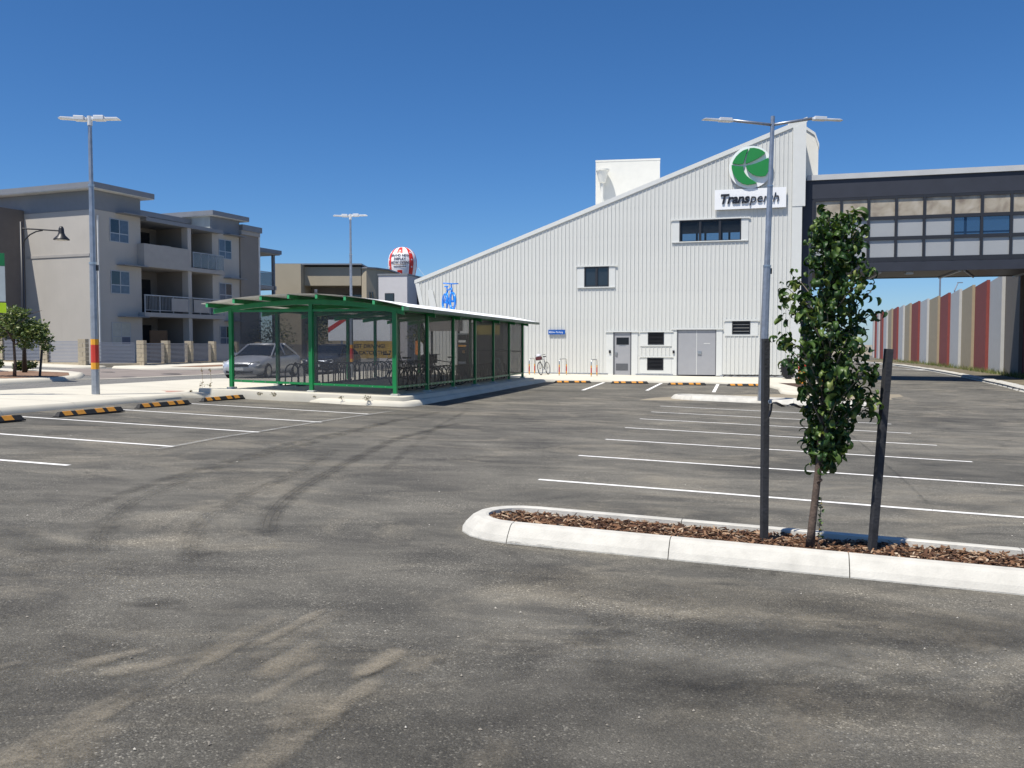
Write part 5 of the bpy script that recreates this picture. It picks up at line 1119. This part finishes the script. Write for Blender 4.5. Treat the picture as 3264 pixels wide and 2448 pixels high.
def leafy(mesh, c, n, r_, L, rng, up=.3):
    for _ in range(n):
        d = Vector((rng.gauss(0, 1), rng.gauss(0, 1), rng.gauss(0, 1))).normalized()*rng.random()**.45
        p = Vector(c)+Vector((d.x*r_[0], d.y*r_[1], d.z*r_[2])); a = rng.random()*6.28; l = L*rng.uniform(.6, 1.2)
        u_ = Vector((math.cos(a), math.sin(a), rng.gauss(up, .5))).normalized()*l; s_ = u_.cross(Vector((rng.gauss(0, 1), rng.gauss(0, 1), 1))).normalized()*l*.28
        f = u_.cross(s_).normalized()*l*.12
        mesh.add([p, p+u_*.5+s_+f, p+u_, p+u_*.5-s_+f], [(0, 1, 2), (0, 2, 3)])
SUCK = rand_mat('shoot_leaf', [(0, (.04, .1, .02)), (.7, (.09, .17, .03)), (1, (.25, .16, .06))], .5)
t = thing('tree_sucker', 'thin leafy shoot growing beside the tree trunk', 'shoot', (2.36, 6.63, .02)); MB().tube([(0, 0, 0), (.01, 0, .2), (.02, 0, .36)], [.004, .003, .002], 5).build('stem', TWIG, t); m = MB(); rr = random.Random(3)
for k in range(26): leafy(m, (.012+.008*rr.random(), 0, .05+.31*k/26), 2, (.012, .012, .01), .032, rr)
m.build('leaves', SUCK, t)
# ------------------------------------------------------------------ left street tree, shrubs, weeds
LGRN = rand_mat('street_tree_leaf', [(0, (.035, .065, .016)), (.5, (.085, .135, .03)), (.8, (.17, .22, .06)), (1, (.36, .38, .16))], .45, .5, 'island', .2)
rr = random.Random(5); t = thing('street_tree', 'small bushy street tree with a pale green crown on the kerb bulb', 'tree', (-16.5, 28.8, G(-16.5, 28.8)+.12))
MB().tube([(0, 0, 0), (.03, 0, .5), (-.05, .1, 1.1), (.05, 0, 1.7), (.0, 0, 2.1)], [.06, .045, .04, .03, .015], 8).build('trunk', BARK, t, smooth=True)
for k in range(9): a = k*2.4; MB().tube([(0, 0, 1.05+.08*k), (.45*math.cos(a), .45*math.sin(a), 1.35+.09*k), (.85*math.cos(a), .85*math.sin(a), 1.5+.09*k)], [.02, .014, .006], 5).build('branch', BARK, t)
m = MB()
for c_, r_, n in (((-.1, 0, 1.75), (.8, .8, .5), 900), ((.55, 0, 1.5), (.55, .5, .38), 500), ((.98, 0, 1.3), (.3, .3, .28), 220), ((.75, .1, 1.6), (.4, .4, .3), 320), ((.3, .2, 1.35), (.5, .4, .25), 300), ((1.05, .1, .98), (.2, .25, .18), 100), ((-.75, 0, 1.45), (.5, .5, .4), 400), ((.2, -.2, 2.15), (.45, .4, .2), 260), ((.45, 0, 1.05), (.35, .3, .15), 130), ((-.55, -.2, .95), (.35, .3, .18), 160)): leafy(m, c_, n, r_, .13, rr)
stuff(m.build('crown', LGRN, t))
for x, y, zt, lb in ((-16.9, 28.1, .95, 'thin dark stake left of the street tree trunk'), (-16.15, 29.7, 1.0, 'thin leaning stake right of the street tree trunk')):
    s_ = thing('tree_stake', lb, 'stake', (x, y, G(x, y)+.12)); s_.rotation_euler = (0, R(-8 if x < -16.5 else 6), 0); MB().box(-.03, .03, -.03, .03, -.05, zt).build('timber', STK, s_, bevel=.004)
SHG = rand_mat('shrub_leaf', [(0, (.018, .035, .012)), (.6, (.045, .075, .02)), (.9, (.09, .11, .035)), (1, (.45, .38, .08))], .5, .4, 'island', .15)
for x, y, h, w_, lb in ((-16.2, 60, 3.0, 1.7, 'dark flowering shrub behind the fence, left of the second shelter post'), (-13.4, 61.5, 3.4, 1.6, 'tall dark shrub behind the fence beside the shelter middle post'), (-5.4, 52.5, 2.7, 1.1, 'dark bushy shrub behind the right side of the shelter'), (-18.9, 33.6, .38, .4, 'low spiky tuft at the foot of the black street lamp'), (-19.6, 32.5, .6, .6, 'low dark bush at the left end of the kerb bulb')):
    t = thing('shrub', lb, 'shrub', (x, y, G(x, y)+.1)); MB().tube([(0, 0, 0), (.05, 0, h*.35)], [.05, .03], 6).build('stem', BARK, t); m = MB()
    for _ in range(5): c_ = (rr.gauss(0, w_*.3), rr.gauss(0, w_*.3), h*rr.uniform(.45, .7)); leafy(m, c_, 260, (w_*.6, w_*.6, h*.34), .16 if h > 1 else .14, rr)
    stuff(m.build('foliage', SHG, t))
DRY = rand_mat('dry_weed', [(0, (.1, .06, .03)), (.6, (.2, .15, .07)), (1, (.12, .16, .05))], .8)
for i, (x, y, h, n, nm) in enumerate(((-5.55, -.62, .06, 20, 'a'), (-3.55, -.6, .09, 30, 'a'), (-3.1, -.66, .12, 44, 'a'), (-1.95, -.62, .06, 20, 'a'), (-1.2, -.65, .11, 22, 'a'), (-.45, -.7, .15, 50, 'a'))):
    X, Y = spt(x, y); t = thing('weed_tuft', 'small dry weed tuft at the foot of the shelter slab, %s from the left' % ['first', 'second', 'third', 'fourth', 'fifth', 'sixth'][i], 'weed', (X, Y, G(X, Y)+.12), 0, 'weeds along the shelter slab'); m = MB(); leafy(m, (0, 0, h*.4), n, (h*.8, h*.6, h*.5), .05, rr, .8); m.build('blades', DRY, t)
for i, (x, y) in enumerate(((-9.0, 25.2), (-8.65, 24.9))):
    t = thing('tall_weed', ['thin dry weed stalk left of the shelter front post', 'thin dry weed stalk beside the shelter front post'][i], 'weed', (x, y, G(x, y)+.13)); m = MB(); m.tube([(0, 0, 0), (.02, 0, .3), (.0, 0, .62)], .004, 4); m.build('stalk', DRY, t); m = MB(); leafy(m, (0, 0, .12), 16, (.08, .08, .1), .07, rr, .6); leafy(m, (0, 0, .5), 10, (.05, .05, .12), .05, rr, .6); m.build('leaves', DRY, t)
# ------------------------------------------------------------------ bollard, rubber track and hose by the station corner
t = thing('bollard', 'orange bollard with a red top on the corner kerb', 'bollard', (12.6, 37.7, G(12.6, 37.7)+.13)); ORG = M('orange_paint', (.85, .3, .01), .45); m = MB(); m.lathe([(.17, 0), (.17, .62)], 20); m.build('body', ORG, t, smooth=False); m = MB(); m.lathe([(.172, .62), (.172, .78), (.15, .8)], 20); m.build('red_top', RED, t)
t = thing('bollard', 'second orange bollard almost hidden behind the young tree', 'bollard', (13.2, 36.6, G(13.2, 36.6)+.13)); m = MB(); m.lathe([(.12, 0), (.12, .55)], 18); m.build('body', ORG, t); m = MB(); m.lathe([(.122, .55), (.122, .65), (.1, .66)], 18); m.build('red_top', RED, t)
t = thing('rubber_track', 'black rubber machine track standing on end against the station corner', 'rubber track', (13.45, 42.3, G(13.45, 42.3)+.14), -R(10)); loop = [(.32*math.cos(a), .5+.46*math.sin(a)) for a in [2*math.pi*k/20 for k in range(20)]]
m = MB(); n = len(loop)
for x, z in loop: m.v += [(x, -.2, z), (x, .2, z), (x*.86, .2, .5+(z-.5)*.9), (x*.86, -.2, .5+(z-.5)*.9)]
m.f = [(4*i+j, 4*((i+1) % n)+j, 4*((i+1) % n)+(j+1) % 4, 4*i+(j+1) % 4) for i in range(n) for j in range(4)]; m.build('belt', BLACK, t); MB().prism([(x*.85, .5+(z-.5)*.89) for x, z in loop], -.17, .17).build('inner_wheel', BLACKP, t)
for i, (x, z) in enumerate(loop): a = math.atan2((z-.5)/.46, x/.32); MB().box(-.03, .05, -.21, .21, -.035, .035).build('tread_lug', BLACK, t, loc=(x, 0, z), rot=(0, -a, 0))
t = thing('coiled_hose', 'tangle of black hose lying along the foot of the station wall', 'hose', (11.9, 43.6, G(11.9, 43.6)+.15)); m = MB(); rr = random.Random(9); m.tube([(-1.3+.13*k, .12*math.sin(k*1.7)+rr.gauss(0, .04), .05+.05*abs(math.sin(k*1.1))) for k in range(22)], .03, 6); m.tube([(-.9+.12*k, .12*math.cos(k*1.4), .07+.05*abs(math.cos(k*.9))) for k in range(18)], .025, 6); m.build('hose', BLACKP, t, smooth=True)
t = thing('tactile_mark', 'faded red diamond mark on the pale footpath near the parking stops', 'ground mark', (-9.4, 23.4, G(-9.4, 23.4)+.135)); m = MB(); m.add([(-.4, -.35, .0), (.3, -.3, -.01), (.45, .4, -.013), (-.25, .35, 0)], [(0, 1, 2, 3)]); m.build('paint', M('faded_red', (.42, .24, .19), .8, var=.2, scale=4), t)
for o in bpy.data.objects:                              # names in the outliner follow the kind only
    if o.type == 'MESH' and o.data.users == 1: o.data.name = o.name
